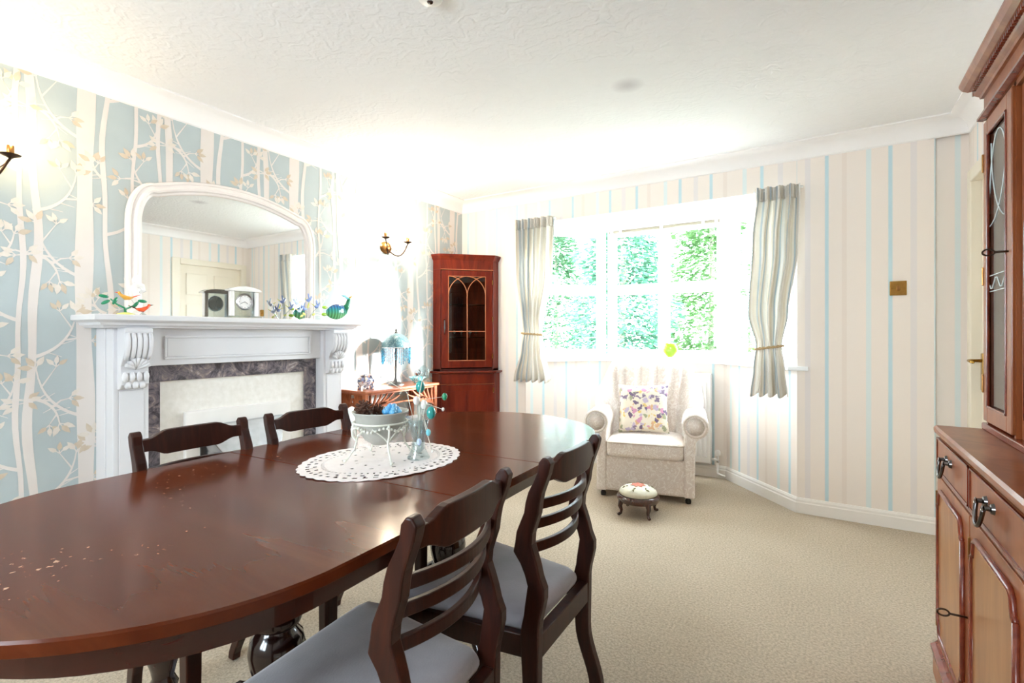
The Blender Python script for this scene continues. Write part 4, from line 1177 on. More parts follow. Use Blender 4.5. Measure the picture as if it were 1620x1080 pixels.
for k in range(12):
    an = 2*PI*k/12
    q.add([(.0146, (.03+dr0)*math.sin(an)+w0*math.cos(an), dcz+(.03+dr0)*math.cos(an)-w0*math.sin(an)) for dr0, w0 in ((0, -.001), (.005, -.001), (.005, .001), (0, .001))], [(0, 1, 2, 3)])
q.build('hour_marks', 'black_paint', dial)
for an, L in ((2.2, .018), (4.3, .026)):
    q = MB(); q.tube([(.016, 0, dcz), (.016, L*math.sin(an), dcz+L*math.cos(an))], .0012, 5); q.build('hand', 'black_paint', dial)

bb_ = empty('glass_bird_tree', (-2.78, 1.99, ZM)); bb_.scale = (1, .85, 1.25); tag(bb_, 'blue and white glass birds on twigs before the mirror', 'ornament')
q = MB(); q.lathe([(.001, 0), (.035, 0), (.03, .006), (.01, .01), (.001, .012)], seg=14, sx=.7, sy=1.6); q.build('base', 'white_glass', bb_, smooth=True)
for pts in ([(0, -.02, .008), (0, -.05, .04), (0, -.085, .075)], [(0, 0, .008), (0, .005, .05), (0, .02, .10)], [(0, .02, .008), (0, .05, .04), (0, .09, .065)], [(0, -.03, .02), (0, -.03, .05), (0, -.04, .08)]):
    q = MB(); q.tube(pts, [.004, .003, .002], 6); q.build('twig', 'clear_glass', bb_, smooth=True)
for y, z, mt, fp_ in ((-.085, .082, 'pale_blue_glass', -1), (-.055, .045, 'pale_blue_glass', 1), (-.02, .055, 'navy_glass', -1), (.02, .1, 'navy_glass', 1), (.09, .07, 'navy_glass', 1)):
    bd = gbird(bb_, y, z, .8, mt, 'lemon_glass', fp_)
    q = MB(); q.ball((0, 0, 0), .003, .006, .02, 7, 6); q.xf(Matrix.Translation((0, y, z+.018)) @ Matrix.Rotation(.4*fp_, 4, 'X')); q.build('wing', mt, bd, smooth=True)
for y, z, an in ((-.05, .02, .3), (.005, .075, 1.0), (-.03, .03, -.3), (.05, .03, .2)): gleaf(y, z, an, .03, 'lemon_glass', bb_, .012)

gp = empty('glass_fish_bird', (-2.745, 2.20, ZM)); gp.scale = (1.2, 1.35, 1.3); tag(gp, 'green and blue striped glass bird at the right end of the mantel', 'ornament')
q = MB()
rs_ = []
for k in range(15):
    t = k/14; y = -.065+.125*t
    h_ = .040*math.sin(PI*min(.06+.9*t, 1))**.7; zc = .044+.012*(t-.3)
    rs_.append([(.022*math.sin(PI*(.06+.88*t))*math.cos(2*PI*i/14), y, zc+h_*math.sin(2*PI*i/14)) for i in range(14)])
q.rings(rs_); bd = q.build('body', 'peacock_glass', gp, smooth=True)
q = MB(); q.tube([(0, .04, .06), (0, .058, .08), (0, .064, .1), (0, .07, .12)], [.02, .014, .011, .008], 9); q.build('neck', 'emerald_glass', gp, smooth=True)
q = MB(); q.tube([(0, .068, .112), (0, .045, .128), (0, .02, .13)], [.007, .006, .001], 8); q.build('crest', 'aqua_glass', gp, smooth=True)
q = MB(); q.tube([(0, .07, .118), (0, .09, .135)], [.007, .001], 8); q.build('beak', 'amber_glass', gp, smooth=True)
for y, z in ((-.075, .065), (-.078, .03)):
    q = MB(); q.ball((0, y, z), .004, .016, .008, 8, 6); q.build('tail_leaf', 'lime_glass', gp, smooth=True)
q = MB(); q.tube([(0, .07, .1), (0, .1, .085), (0, .095, .05), (0, .075, .03)], [.004, .005, .005, .003], 8); q.build('clear_wing', 'clear_glass', gp, smooth=True)

# ---------------------------------------------------------------- armchair
ac = empty('armchair', (-1.085, 3.455, 0), R(13)); tag(ac, 'cream damask wingback armchair standing in the bay', 'armchair')
# local: front at y=0 facing -y, back at +y
p = MB(); p.box(-.30, .30, .012, .60, .045, .30); p.build('base', 'damask', ac, bevel=.02, seg=3)
def cush(hx, y0, y1, z0, z1, r=.03):
    pts = []
    def corner(cx_, cy_, a0):
        for k in range(6):
            a_ = a0+PI/2*k/5; pts.append((cx_+r*1.3*math.cos(a_), cy_+r*1.3*math.sin(a_)))
    q_ = r*1.3
    corner(hx-q_, y0+q_, -PI/2); corner(hx-q_, y1-q_, 0); corner(-hx+q_, y1-q_, PI/2); corner(-hx+q_, y0+q_, PI)
    cx_, cy_ = 0, (y0+y1)/2
    lv_ = []
    for sc_, z_ in ((.9, z0), (.985, z0+.008), (1.0, z0+.03), (1.0, z1-.03), (.985, z1-.01), (.93, z1), (.75, z1+.012), (.4, z1+.018), (.1, z1+.019)):
        lv_.append([(cx_+(x-cx_)*sc_, cy_+(y-cy_)*sc_, z_) for x, y in pts])
    return MB().rings(lv_), pts
cm, cp = cush(.262, -.02, .45, .295, .41)
sc = cm.build('seat_cushion', 'damask', ac, smooth=True)
p = MB(); p.tube([(x, y, .398) for x, y in cp+[cp[0]]], .005, 6); p.build('piping', 'armchair_piping', sc, smooth=True)
for s in (-1, 1):
    ol = [(.262, .045), (.262, .47)]
    for k in range(17):
        an = R(205)-R(275)*k/16
        ol.append((.335+.088*math.cos(an), .535+.088*math.sin(an)))
    ol += [(.338, .43), (.333, .3), (.333, .045)]
    p = MB(); p.prism([(x*s, z) for x, z in ol], .0, .56, 'y'); ar = p.build('arm', 'damask', ac, bevel=.014, seg=3, smooth='auto')
    q = MB(); q.tube([(s*(.335+.074*math.cos(t)), .002, .535+.074*math.sin(t)) for t in [2*PI*k/28 for k in range(29)]], .005, 6); q.build('scroll_piping', 'armchair_piping', ar, smooth=True)
    q = MB(); q.lathe([(.001, 0), (.055, .0), (.06, .002), (.001, .006)], seg=20); q.xf(Matrix.Translation((s*.335, .002, .535)) @ Matrix.Rotation(PI/2, 4, 'X')); q.build('scroll_face', 'damask', ar, smooth=True)
def back_front(u_, v_):
    uu = -1+2*u_
    au = abs(uu)
    hw = lerp_tab([(0, .30), (.3, .345), (.75, .395), (1, .385)], v_)
    zt = .985-.03*au**2-.20*smoothstep(.6, 1.0, au)**2
    z = .33+(zt-.33)*v_
    y = .405+.13*v_
    wing = .24*smoothstep(.62, 1.0, au)*(.55+.45*smoothstep(.0, .35, v_)*smoothstep(1.08, .6, v_))
    ch = .045*abs(math.cos(uu*10.13)) if au < .62 else 0
    ch *= smoothstep(.42, .6, v_)
    roll = .05*smoothstep(.9, 1.0, v_)
    lum = .022*math.sin(PI*min(v_/.55, 1)) if au < .6 else 0
    return (uu*hw, y-wing-ch+roll-lum, z)
def back_rear(u_, v_):
    x, y, z = back_front(u_, v_)
    uu = abs(-1+2*u_)
    wing = .24*smoothstep(.62, 1.0, uu)*(.55+.45*smoothstep(.0, .35, v_)*smoothstep(1.08, .6, v_))
    return (x*1.02, .405+.13*v_+.10-wing*.72, z-.0)
nu, nv = 54, 26
F = [[back_front(i/nu, j/nv) for i in range(nu+1)] for j in range(nv+1)]
Bk = [[back_rear(i/nu, j/nv) for i in range(nu+1)] for j in range(nv+1)]
vs = [p_ for r_ in F for p_ in r_]+[p_ for r_ in Bk for p_ in r_]
w_ = nu+1; off = w_*(nv+1); fs = []
for j in range(nv):
    for i in range(nu):
        fs.append((j*w_+i, j*w_+i+1, (j+1)*w_+i+1, (j+1)*w_+i)); fs.append((off+j*w_+i, off+(j+1)*w_+i, off+(j+1)*w_+i+1, off+j*w_+i+1))
for j in range(nv):
    for i in (0, nu): fs.append((j*w_+i, (j+1)*w_+i, off+(j+1)*w_+i, off+j*w_+i))
for i in range(nu):
    for j in (0, nv): fs.append((j*w_+i, j*w_+i+1, off+j*w_+i+1, off+j*w_+i))
bk = MB().add(vs, fs).build('back', 'damask', ac, smooth=True)
sb = bk.modifiers.new('sub', 'SUBSURF'); sb.levels = 1; sb.render_levels = 1
for ux_ in (-.31, -.105, .105, .31):
    x, y, z = back_front((ux_/ .62*.62+1)/2, .45)
    q = MB(); q.ball((x, y-.004, z), .011, .006, .011, 8, 6); q.build('button', 'armchair_piping', bk, smooth=True)
for sx in (-.29, .29):
    for y in (.05, .55):
        q = MB(); q.lathe([(.001, 0), (.018, .0), (.02, .02), (.012, .035), (.01, .046), (.001, .046)], (sx, y, 0), 12); q.build('castor', 'black_rubber', ac, smooth='auto')
# scatter cushion
cu = MB(); vs = []
n_ = 22; hs_ = .185
for sgn in (1, -1):
    for j in range(n_+1):
        for i in range(n_+1):
            a_, b_ = -1+2*i/n_, -1+2*j/n_
            pin = 1-.06*(1-a_*a_)-.0*(1-b_*b_); pin2 = 1-.06*(1-b_*b_)
            th = .062*((1-a_**4)*(1-b_**4))**.55
            vs.append((a_*hs_*(1-.07*(1-b_*b_)*abs(a_)), sgn*th, b_*hs_*(1-.07*(1-a_*a_)*abs(b_))))
fs = []; w_ = n_+1
for j in range(n_):
    for i in range(n_):
        k = j*w_+i; fs.append((k, k+1, k+w_+1, k+w_)); k += w_*w_; fs.append((k, k+w_, k+w_+1, k+1))
cu.add(vs, fs)
co = cu.build('scatter_cushion', 'floral', None, smooth=True)
lx, ly = -.03, .30
ca_, sa_ = math.cos(R(13)), math.sin(R(13))
co.location = (-1.085+lx*ca_-ly*sa_, 3.455+lx*sa_+ly*ca_, .425+.178)
co.rotation_euler = (R(-19), R(-2), R(13)); tag(co, 'square floral scatter cushion propped on the armchair', 'cushion')

# ---------------------------------------------------------------- footstool
fs_ = empty('footstool', (-1.045, 3.20, 0), R(8)); tag(fs_, 'small round wooden footstool with embroidered domed top', 'footstool')
q = MB(); q.lathe([(.10, .082), (.128, .085), (.134, .096), (.136, .112), (.128, .124), (.118, .128), (.001, .128)], seg=36); q.build('seat_ring', 'stool_wood', fs_, smooth='auto')
q = MB(); q.lathe([(.112, .126), (.122, .134), (.115, .152), (.09, .17), (.05, .182), (.001, .186)], seg=36); pad = q.build('padded_top', 'lace', fs_, smooth=True)
M['needlepoint'] = mat('needlepoint', '#d6d3bd', '#dedbc8', rough=.9, scale=60, bump=.3, bscale=400); pad.data.materials[0] = M['needlepoint']
mat('thread_rose', '#b5604e', '#cf8a74', rough=.9, scale=80); mat('thread_olive', '#6a6338', '#7d7547', rough=.9, scale=80)
def dome_z(r_): return lerp_tab([(0, .186), (.05, .182), (.09, .17), (.115, .152)], r_)
def petal(x, y, an, L, W_, mt, par):
    m_ = MB(); c_, s_ = math.cos(an), math.sin(an); vs_ = []
    for u_, v_ in ((0, 0), (.35, .5), (.75, .4), (1, 0), (.75, -.4), (.35, -.5)):
        px, py = x+L*u_*c_-W_*v_*s_, y+L*u_*s_+W_*v_*c_; vs_.append((px, py, dome_z(math.hypot(px, py))+.0025))
    m_.add(vs_, [tuple(range(6))]); return m_.build('stitched_petal', mt, par, solid=.002)
for k in range(7): petal(0, 0, 2*PI*k/7, .05, .026, 'thread_rose', pad)
for k in range(6):
    an = 2*PI*k/6+.3
    petal(.082*math.cos(an), .082*math.sin(an), an+.6, .022, .010, 'thread_olive', pad); petal(.078*math.cos(an), .078*math.sin(an), an+2.4, .018, .008, 'thread_olive', pad)
for k in range(4):
    an = PI/4+PI/2*k-R(5); c_, s_ = math.cos(an), math.sin(an)
    q = MB(); q.tube([(c_*r_, s_*r_, z_) for r_, z_ in ((.105, .10), (.125, .085), (.13, .062), (.12, .036), (.124, .016), (.14, .008))], [.02, .018, .014, .010, .009, .010], 9); lg = q.build('cabriole_leg', 'stool_wood', fs_, smooth=True)
    q = MB(); q.ball((c_*.138, s_*.138, .0095), .011, .011, .0095, 8, 6); q.build('scroll_foot', 'stool_wood', lg, smooth=True)

# ---------------------------------------------------------------- radiator, pipes, switch, alarm, blind, vase
rd = empty('radiator', (0, 4.345, 0)); tag(rd, 'white panel radiator under the bay window behind the armchair', 'radiator')
RX0, RX1 = -1.60, -.80
q = MB(); q.box(RX0, RX1, -.085, -.055, .12, .83); q.build('front_panel', 'rad_white', rd, bevel=.008)
nfl = 20
for k in range(nfl):
    x = RX0+.035+(RX1-RX0-.07)*k/(nfl-1)
    q = MB(); q.box(x-.010, x+.010, -.092, -.085, .17, .78); q.build('flute', 'rad_white', rd, bevel=.004)
q = MB(); q.box(RX0, RX1, -.055, -.02, .14, .81); q.build('rear_panel', 'rad_white', rd)
q = MB(); q.box(RX0-.002, RX1+.002, -.088, -.015, .83, .842); q.build('top_grille', 'rad_white', rd, bevel=.003)
for x0, x1 in ((RX0-.002, RX0+.006), (RX1-.006, RX1+.002)):
    q = MB(); q.box(x0, x1, -.088, -.015, .12, .83); q.build('side_panel', 'rad_white', rd)
q = MB(); q.tube([(RX1, -.05, .155), (RX1+.05, -.05, .155)], .010, 8); q.tube([(RX1+.05, -.05, .20), (RX1+.05, -.05, .05), (RX1+.055, -.06, .045), (RX1+.11, -.10, .042)], .0085, 8); q.build('valve_pipe', 'rad_white', rd, smooth=True)
q = MB(); q.lathe([(.018, 0), (.02, .01), (.02, .03), (.014, .042), (.001, .042)], (RX1+.05, -.05, .19), 12); q.build('valve_cap', 'plastic_white', rd, smooth='auto')
q = MB(); q.lathe([(.014, 0), (.016, .012), (.001, .02)], (RX1+.05, -.05, .135), 10); q.build('valve_nut', 'chrome', rd, smooth='auto')
sw_ = empty('wall_switch', (.355, YB, 1.437)); tag(sw_, 'square brass light switch on the striped wall', 'switch')
q = MB(); q.box(-.041, .041, -.007, -.0005, -.043, .043); q.build('plate', 'brass', sw_, bevel=.004)
q = MB(); q.box(-.008, .008, -.013, -.007, -.014, .014); q.build('rocker', 'antique_brass', sw_, bevel=.003)
for sx in (-.03, .03):
    q = MB(); q.lathe([(.004, 0), (.003, .002), (.001, .002)], seg=10); q.xf(Matrix.Translation((sx, -.007, 0)) @ Matrix.Rotation(PI/2, 4, 'X')); q.build('screw', 'brass', sw_)
al = empty('smoke_alarm', (-1.222, 1.385, ZC)); tag(al, 'white round smoke alarm at the top edge of the picture', 'smoke alarm')
q = MB(); q.lathe([(.001, -.034), (.03, -.034), (.043, -.026), (.047, -.012), (.05, -.0005), (.001, -.0005)], seg=28); q.build('housing', 'plastic_white', al, smooth='auto')
q = MB(); q.lathe([(.001, -.038), (.01, -.037), (.012, -.033), (.001, -.033)], seg=14); q.build('button', 'chrome_dark', al)
bl = empty('roller_blind', (0, 4.30, 2.075)); tag(bl, 'raised blind with cream headrail across the middle bay window', 'blind')
q = MB(); q.tube([(-1.665, 0, 0), (-.735, 0, 0)], .013, 12); q.build('headrail', 'rail_taupe', bl, smooth='auto')
for x in (-1.64, -1.56, -1.2, -.86, -.76):
    q = MB(); q.box(x-.012, x+.012, -.018, .018, -.018, .045); q.build('bracket', 'upvc', bl, bevel=.003)
gv = empty('glass_vase', (-1.13, 4.305, .9525)); tag(gv, 'lime green round glass vase on the window board', 'vase')
q = MB(); q.lathe([(.001, 0), (.02, 0), (.022, .004), (.012, .012), (.03, .03), (.055, .06), (.062, .09), (.055, .115), (.04, .13), (.038, .128), (.052, .112), (.058, .09), (.05, .062), (.001, .02)], seg=24, sy=.5); q.build('body', 'lime_glass', gv, smooth=True)
q = MB(); q.lathe([(.037, .13), (.04, .128), (.043, .13), (.04, .133), (.037, .13)], seg=24, sy=.5); q.f = q.f[:-2]; q.build('rim', 'lime_glass', gv, smooth=True)

# ---------------------------------------------------------------- curtains
def curtain(tabL, tabR, ztop, ztie, zbot, Y, label, folds, seed):
    c_ = empty('curtain', (0, Y, 0)); tag(c_, label, 'curtain', 'tied-back bay curtains')
    nu_, nv_ = 120, 60
    ph = seed*1.7
    def fn(u_, v_):
        z = ztop+(zbot-ztop)*v_
        xl, xr = lerp_tab(tabL, v_), lerp_tab(tabR, v_)
        vt = (ztop-ztie)/(ztop-zbot)
        amp = .030*(1-.72*math.exp(-((v_-vt)/.05)**2))*(.75 if v_ < .05 else 1)
        y = amp*math.sin(2*PI*folds*u_+ph+.5*math.sin(5*v_+seed))+.006*math.sin(2*PI*folds*2.3*u_+seed)
        x = xl+(xr-xl)*u_+.006*math.sin(2*PI*folds*u_*1.0+1+3*v_)
        return (x, y, z+.004*math.sin(2*PI*folds*u_+ph)*(v_ < .02)+.012*(v_ > .98)*math.sin(2*PI*folds*u_+ph))
    mb = MB().grid(fn, nu_, nv_)
    o_ = mb.build('cloth', 'curtain_cloth', c_, smooth=True, solid=.004)
    uvl = o_.data.uv_layers.new(name='UVMap')
    for lp in o_.data.loops:
        i_ = lp.vertex_index % (nu_+1); uvl.data[lp.index].uv = (i_/nu_*1.15+seed*.07, 0)
    # gathered pencil-pleat heading
    q = MB(); n2 = 160
    def fh(u_, v_):
        xl, xr = lerp_tab(tabL, 0)-.004, lerp_tab(tabR, 0)+.004
        return (xl+(xr-xl)*u_, -.004+.024*math.sin(2*PI*folds*u_+ph)+.008*math.sin(2*PI*folds*4*u_), ztop+.012-.085*v_)
    q.grid(fh, n2, 5); h_ = q.build('pleated_heading', 'curtain_cloth', c_, smooth=True, solid=.005)
    uvl = h_.data.uv_layers.new(name='UVMap')
    for lp in h_.data.loops:
        i_ = lp.vertex_index % (n2+1); uvl.data[lp.index].uv = (i_/n2*1.15+seed*.07, 0)
    vt = (ztop-ztie)/(ztop-zbot); xl, xr = lerp_tab(tabL, vt), lerp_tab(tabR, vt); xm = (xl+xr)/2; hw_ = (xr-xl)/2+.008
    q = MB()
    for ph_ in (0, PI):
        q.tube([(xm+hw_*math.cos(t)+.003*math.cos(9*t+ph_), .028*math.sin(t)+.003*math.sin(9*t+ph_), ztie+.012*math.cos(t)*(1 if seed > 1 else -.6)+.004*math.sin(9*t+ph_)) for t in [2*PI*k/60 for k in range(61)]], .0055, 6)
    q.build('rope_tieback', 'rope', c_, smooth=True)
    q = MB(); q.tube([(lerp_tab(tabL, 0)-.02, .02, ztop-.005), (lerp_tab(tabR, 0)+.02, .02, ztop-.005)], .008, 8); q.build('curtain_track', 'upvc', c_)
curtain([(0, -2.30), (.3, -2.29), (.68, -2.225), (.8, -2.245), (1, -2.325)], [(0, -1.94), (.3, -1.955), (.68, -2.045), (.8, -2.03), (1, -1.965)], 2.135, 1.165, .765, 3.715, 'striped cream curtain on the left of the bay, tied with rope', 6, 1)
curtain([(0, -.405), (.25, -.435), (.6, -.455), (.76, -.405), (.88, -.42), (1, -.44)], [(0, -.155), (.3, -.17), (.6, -.22), (.76, -.255), (.88, -.235), (1, -.215)], 2.115, 1.075, .76, 3.70, 'striped cream curtain on the right of the bay, tied with rope', 4, 2)

# ---------------------------------------------------------------- tall display cabinet on the right
dcb = empty('display_cabinet', (0, 0, 0)); tag(dcb, 'tall yew display cabinet with glazed doors above drawers and cupboards', 'cabinet')
FX, UX, YF, YN = .327, .44, 2.222, .83
BXW = XR-.022
W3 = (YF-YN)/3
q = MB(); q.box(FX-.022, BXW, YN-.012, YF+.012, 0, .085); q.build('plinth', 'yew', dcb, bevel=.003)
q = MB(); q.prism([(FX-.028, .085), (FX-.028, .095), (FX-.016, .105), (FX-.008, .115), (FX+.01, .118), (FX+.01, .085)], YN-.015, YF+.015, 'y'); q.build('plinth_moulding', 'yew_mould', dcb)
q = MB(); q.box(FX, BXW, YN, YF, .085, .82); q.build('carcass', 'yew', dcb)
q = MB(); q.stack([(FX-.02, YN-.015), (BXW, YN-.015), (BXW, YF+.012), (FX-.02, YF+.012)], [(.008, .82), (.002, .826), (0, .834), (.0, .842), (.005, .85)]); q.build('counter_top', 'yew', dcb)
q = MB(); q.box(FX-.012, FX+.002, YN, YF, .688, .70); q.build('waist_bead', 'yew_mould', dcb, bevel=.004)
for k in range(3):
    y1 = YF-k*W3-.004; y0 = YF-(k+1)*W3+.012
    q = MB(); q.box(FX-.012, FX+.001, y0, y1, .704, .812); dw = q.build('drawer', 'yew', dcb, bevel=.003)
    for z0_, z1_ in ((.704, .709), (.807, .812)):
        q = MB(); q.box(FX-.015, FX-.011, y0, y1, z0_, z1_); q.build('drawer_bead', 'yew_mould', dw)
    for y_ in (y0, y1-.006):
        q = MB(); q.box(FX-.015, FX-.011, y_, y_+.006, .704, .812); q.build('drawer_bead', 'yew_mould', dw)
    # dropped ring handle
    yc = (y0+y1)/2+.03; zc = .768
    hd = MB().lathe([(.001, 0), (.003, .001), (.001, .002)], (FX-.014, yc, zc), 8).build('handle', 'chrome_dark', dw)
    for s in (-1, 1):
        q2 = MB(); q2.lathe([(.001, 0), (.013, 0), (.011, .006), (.006, .008), (.005, .017), (.008, .02), (.001, .023)], seg=12); q2.xf(Matrix.Translation((FX-.012, yc+s*.032, zc)) @ Matrix.Rotation(-PI/2, 4, 'Y')); q2.build('handle_post', 'chrome_dark', hd, smooth='auto')
    q = MB(); q.tube([(FX-.030-.006*abs(math.sin(t)), yc+.032*math.cos(t), zc+.05*math.sin(t)) for t in [-PI*k/16 for k in range(17)]], .0048, 8); q.build('bail', 'chrome_dark', hd, smooth=True)
    # cupboard door
    q = MB(); q.box(FX-.012, FX+.001, y0-.006, y1, .122, .684); dq = q.build('cupboard_door', 'yew', dcb, bevel=.002)
    a0, a1, b0, b1 = y0+.05, y1-.042, .165, .645
    cw, chh = .04, .05
    def ogee():
        out = []
        def corner(cy, cz, sy, sz):
            # concave step then ogee curve
            return [(cy, cz-sz*chh), (cy+sy*.012, cz-sz*chh*.92), (cy+sy*.018, cz-sz*chh*.6), (cy+sy*.022, cz-sz*chh*.2), (cy+sy*cw*.9, cz)]
        c1 = corner(a0, b1, 1, 1); c2 = corner(a1, b1, -1, 1)[::-1]; c3 = corner(a1, b0, -1, -1); c4 = corner(a0, b0, 1, -1)[::-1]
        return c1+c2+c3+c4
    og = ogee()
    q = MB(); q.prism(og, FX-.016, FX-.011, 'x'); q.build('door_field', 'yew_panel', dq)
    q = MB(); q.tube([(FX-.015, y_, z_) for y_, z_ in og+[og[0]]], .0075, 8); q.build('door_moulding', 'yew_mould', dq, smooth=True)
    for z_ in (.20, .60):
        q = MB(); q.box(FX-.017, FX-.008, y1-.004 if k != 1 else y1-.004, y1+.004, z_-.03, z_+.03); q.build('hinge', 'antique_brass', dq, bevel=.002)
    if k == 0:
        q = MB(); q.tube([(FX-.01, y0+.012, .405), (FX-.05, y0+.012, .405)], .003, 7); q.tube([(FX-.062+.013*math.cos(t), y0+.012, .405+.009*math.sin(t)) for t in [2*PI*j/16 for j in range(17)]], .0025, 6); q.build('key', 'dark_bronze', dq, smooth=True)
# upper part: end cupboards with glazed doors, arched centre
ZU0, ZU1 = .87, 1.862
q = MB(); q.box(UX-.012, BXW, YN, YF+.006, .85, .872); q.build('upper_base', 'yew_mould', dcb, bevel=.004)
q = MB(); q.box(BXW-.012, BXW, YN, YF, .872, ZU1); q.build('back_board', 'yew_panel', dcb)
DW = .305
ye = [YF, YF-DW, YN+DW, YN]
for y_ in (YF-.016, YF-DW-.0, YN+DW-.016, YN):
    q = MB(); q.box(UX, BXW-.012, y_, y_+.016, .872, ZU1); q.build('upright', 'yew', dcb)
q = MB(); q.box(UX, BXW-.012, YN, YF, ZU1-.016, ZU1); q.build('upper_top', 'yew', dcb)
for z_ in (1.16, 1.45):
    for y0, y1 in ((YF-DW+.017, YF-.017), (YN+.017, YN+DW-.017)):
        q = MB(); q.box(UX+.03, BXW-.013, y0, y1, z_, z_+.006); q.build('glass_shelf', 'shelf_glass', dcb)
def gdoor(y0, y1, nm):
    s_ = .046; x0, x1 = UX-.009, UX+.008
    q = MB(); q.box(x0, x1, y0, y0+s_, ZU0+.01, ZU1-.012); q.box(x0, x1, y1-s_, y1, ZU0+.01, ZU1-.012); q.box(x0, x1, y0+s_, y1-s_, ZU0+.01, ZU0+.01+s_); q.box(x0, x1, y0+s_, y1-s_, ZU1-.012-s_, ZU1-.012)
    g_ = q.build(nm, 'yew', dcb, bevel=.003)
    q = MB(); q.box(UX-.003, UX-.001, y0+s_, y1-s_, ZU0+.01+s_, ZU1-.012-s_); pn = q.build('glass_pane', 'cabinet_glass', g_)
    q = MB(); zz0, zz1 = ZU0+.01+s_, ZU1-.012-s_; ya, yb_ = y0+s_, y1-s_; ym = (ya+yb_)/2; w_ = yb_-ya
    def ln(pts): q.tube([(UX-.0035, y_, z_) for y_, z_ in pts], .0016, 5)
    for s in (-1, 1):
        ln([(ym+s*w_/2*math.cos(t), zz1-.26+.24*math.sin(t)) for t in [PI/2*j/10 for j in range(11)]])
        ln([(ym-s*w_/2+s*w_*.9*math.sin(t), zz1-.30+.26*(1-math.cos(t))) for t in [PI/2*j/10 for j in range(11)]])
    ln([(ya, zz0+.42), (yb_, zz0+.42)]); ln([(ya, zz0+.37), (yb_, zz0+.37)])
    ln([(ya+w_*j/12, zz0+.395+.018*math.sin(j*PI/3)) for j in range(13)])
    q.build('etched_lines', 'etched', pn)
    q = MB()
    for a_ in ((y0+s_, y0+s_+.008, zz0, zz1), (y1-s_-.008, y1-s_, zz0, zz1), (y0+s_, y1-s_, zz0, zz0+.008), (y0+s_, y1-s_, zz1-.008, zz1)): q.box(UX-.012, UX-.004, *a_)
    q.build('glass_bead', 'yew_mould', g_, bevel=.002)
    return g_
g1 = gdoor(YF-DW+.004, YF-.004, 'glazed_door')
for z_ in (1.0, 1.35, 1.72):
    q = MB(); q.box(UX-.013, UX-.006, YF-.008, YF-.0, z_-.03, z_+.03); q.build('hinge', 'antique_brass', g1, bevel=.002)
q = MB(); q.tube([(UX-.008, YF-DW+.03, 1.395), (UX-.04, YF-DW+.03, 1.395)], .003, 7); q.tube([(UX-.051+.013*math.cos(t), YF-DW+.03, 1.395+.009*math.sin(t)) for t in [2*PI*j/16 for j in range(17)]], .0025, 6); q.build('key', 'dark_bronze', g1, smooth=True)
gdoor(YN+.004, YN+DW-.004, 'glazed_door')
# centre section, set back, with arched frame
yc0, yc1 = YN+DW+.004, YF-DW-.004
cx_ = UX+.03; hw_ = (yc1-yc0)/2; ym = (yc0+yc1)/2
def archpts(r_, zs): return [(ym+r_*math.cos(t), zs+r_*.75*math.sin(t)) for t in [PI*j/20 for j in range(21)]]
zs = 1.42
po = [(yc1, .872)]+[(yc1, ZU1-.016), (yc0, ZU1-.016), (yc0, .872)]
inn = [(ym-hw_+.05, .93)]+archpts(hw_-.05, zs)[::-1]+[(ym+hw_-.05, .93)]
q = MB(); q.box(cx_-.02, cx_, yc0, yc0+.05, .872, ZU1-.016); q.box(cx_-.02, cx_, yc1-.05, yc1, .872, ZU1-.016); q.box(cx_-.02, cx_, yc0+.05, yc1-.05, .872, .93)
ar_ = archpts(hw_-.05, zs)
n_ = len(ar_)
vs = [(cx_-.02, y_, z_) for y_, z_ in ar_]+[(cx_-.02, y_, ZU1-.016) for y_, z_ in ar_]+[(cx_, y_, z_) for y_, z_ in ar_]+[(cx_, y_, ZU1-.016) for y_, z_ in ar_]
fs = [(i, i+1, n_+i+1, n_+i) for i in range(n_-1)]+[(2*n_+i, 3*n_+i, 3*n_+i+1, 2*n_+i+1) for i in range(n_-1)]+[(i, 2*n_+i, 2*n_+i+1, i+1) for i in range(n_-1)]
q.add(vs, fs); ad = q.build('arched_door', 'yew', dcb, bevel=.002)
q = MB(); q.tube([(cx_-.02, y_, z_) for y_, z_ in [(yc1-.05, .93)]+ar_+[(yc0+.05, .93)]], .009, 8); q.build('arch_moulding', 'yew_mould', ad, smooth=True)
q = MB(); q.box(cx_-.010, cx_-.007, yc0+.05, yc1-.05, .93, ZU1-.05); q.build('glass_pane', 'cabinet_glass', ad)
# frieze and cornice
q = MB(); q.box(UX-.006, BXW, YN-.004, YF+.004, ZU1, 1.945); q.build('frieze', 'yew', dcb)
q = MB(); q.prism([(UX-.006, ZU1), (UX-.022, ZU1+.004), (UX-.022, ZU1+.012), (UX-.006, ZU1+.016)], YN-.012, YF+.014, 'y'); q.build('frieze_bead', 'yew_mould', dcb)
crn = [(0, 1.936), (.008, 1.938), (.01, 1.946), (.018, 1.954), (.022, 1.959), (.024, 1.974), (.034, 1.977), (.046, 1.988), (.051, 1.998), (.054, 2.006), (.054, 2.012), (0, 2.012)]
q = MB(); rs_ = [[(UX-.006-o_, YN-.004-o_, z_), (UX-.006-o_, YF+.004+o_, z_), (BXW, YF+.004+o_, z_), (BXW, YN-.004-o_, z_)] for o_, z_ in crn]
q.rings(rs_); q.build('cornice', 'yew', dcb)
q = MB(); k = 0
while YN+.016*k < YF:
    y_ = YN+.016*k; q.box(UX-.006-.032, UX-.006-.020, y_, y_+.009, 1.960, 1.973); k += 1
for j in range(14):
    x_ = UX-.03+.016*j; q.box(x_, x_+.009, YF+.024, YF+.036, 1.960, 1.973)
q.build('dentil_course', 'yew_mould', dcb)['kind'] = 'stuff'

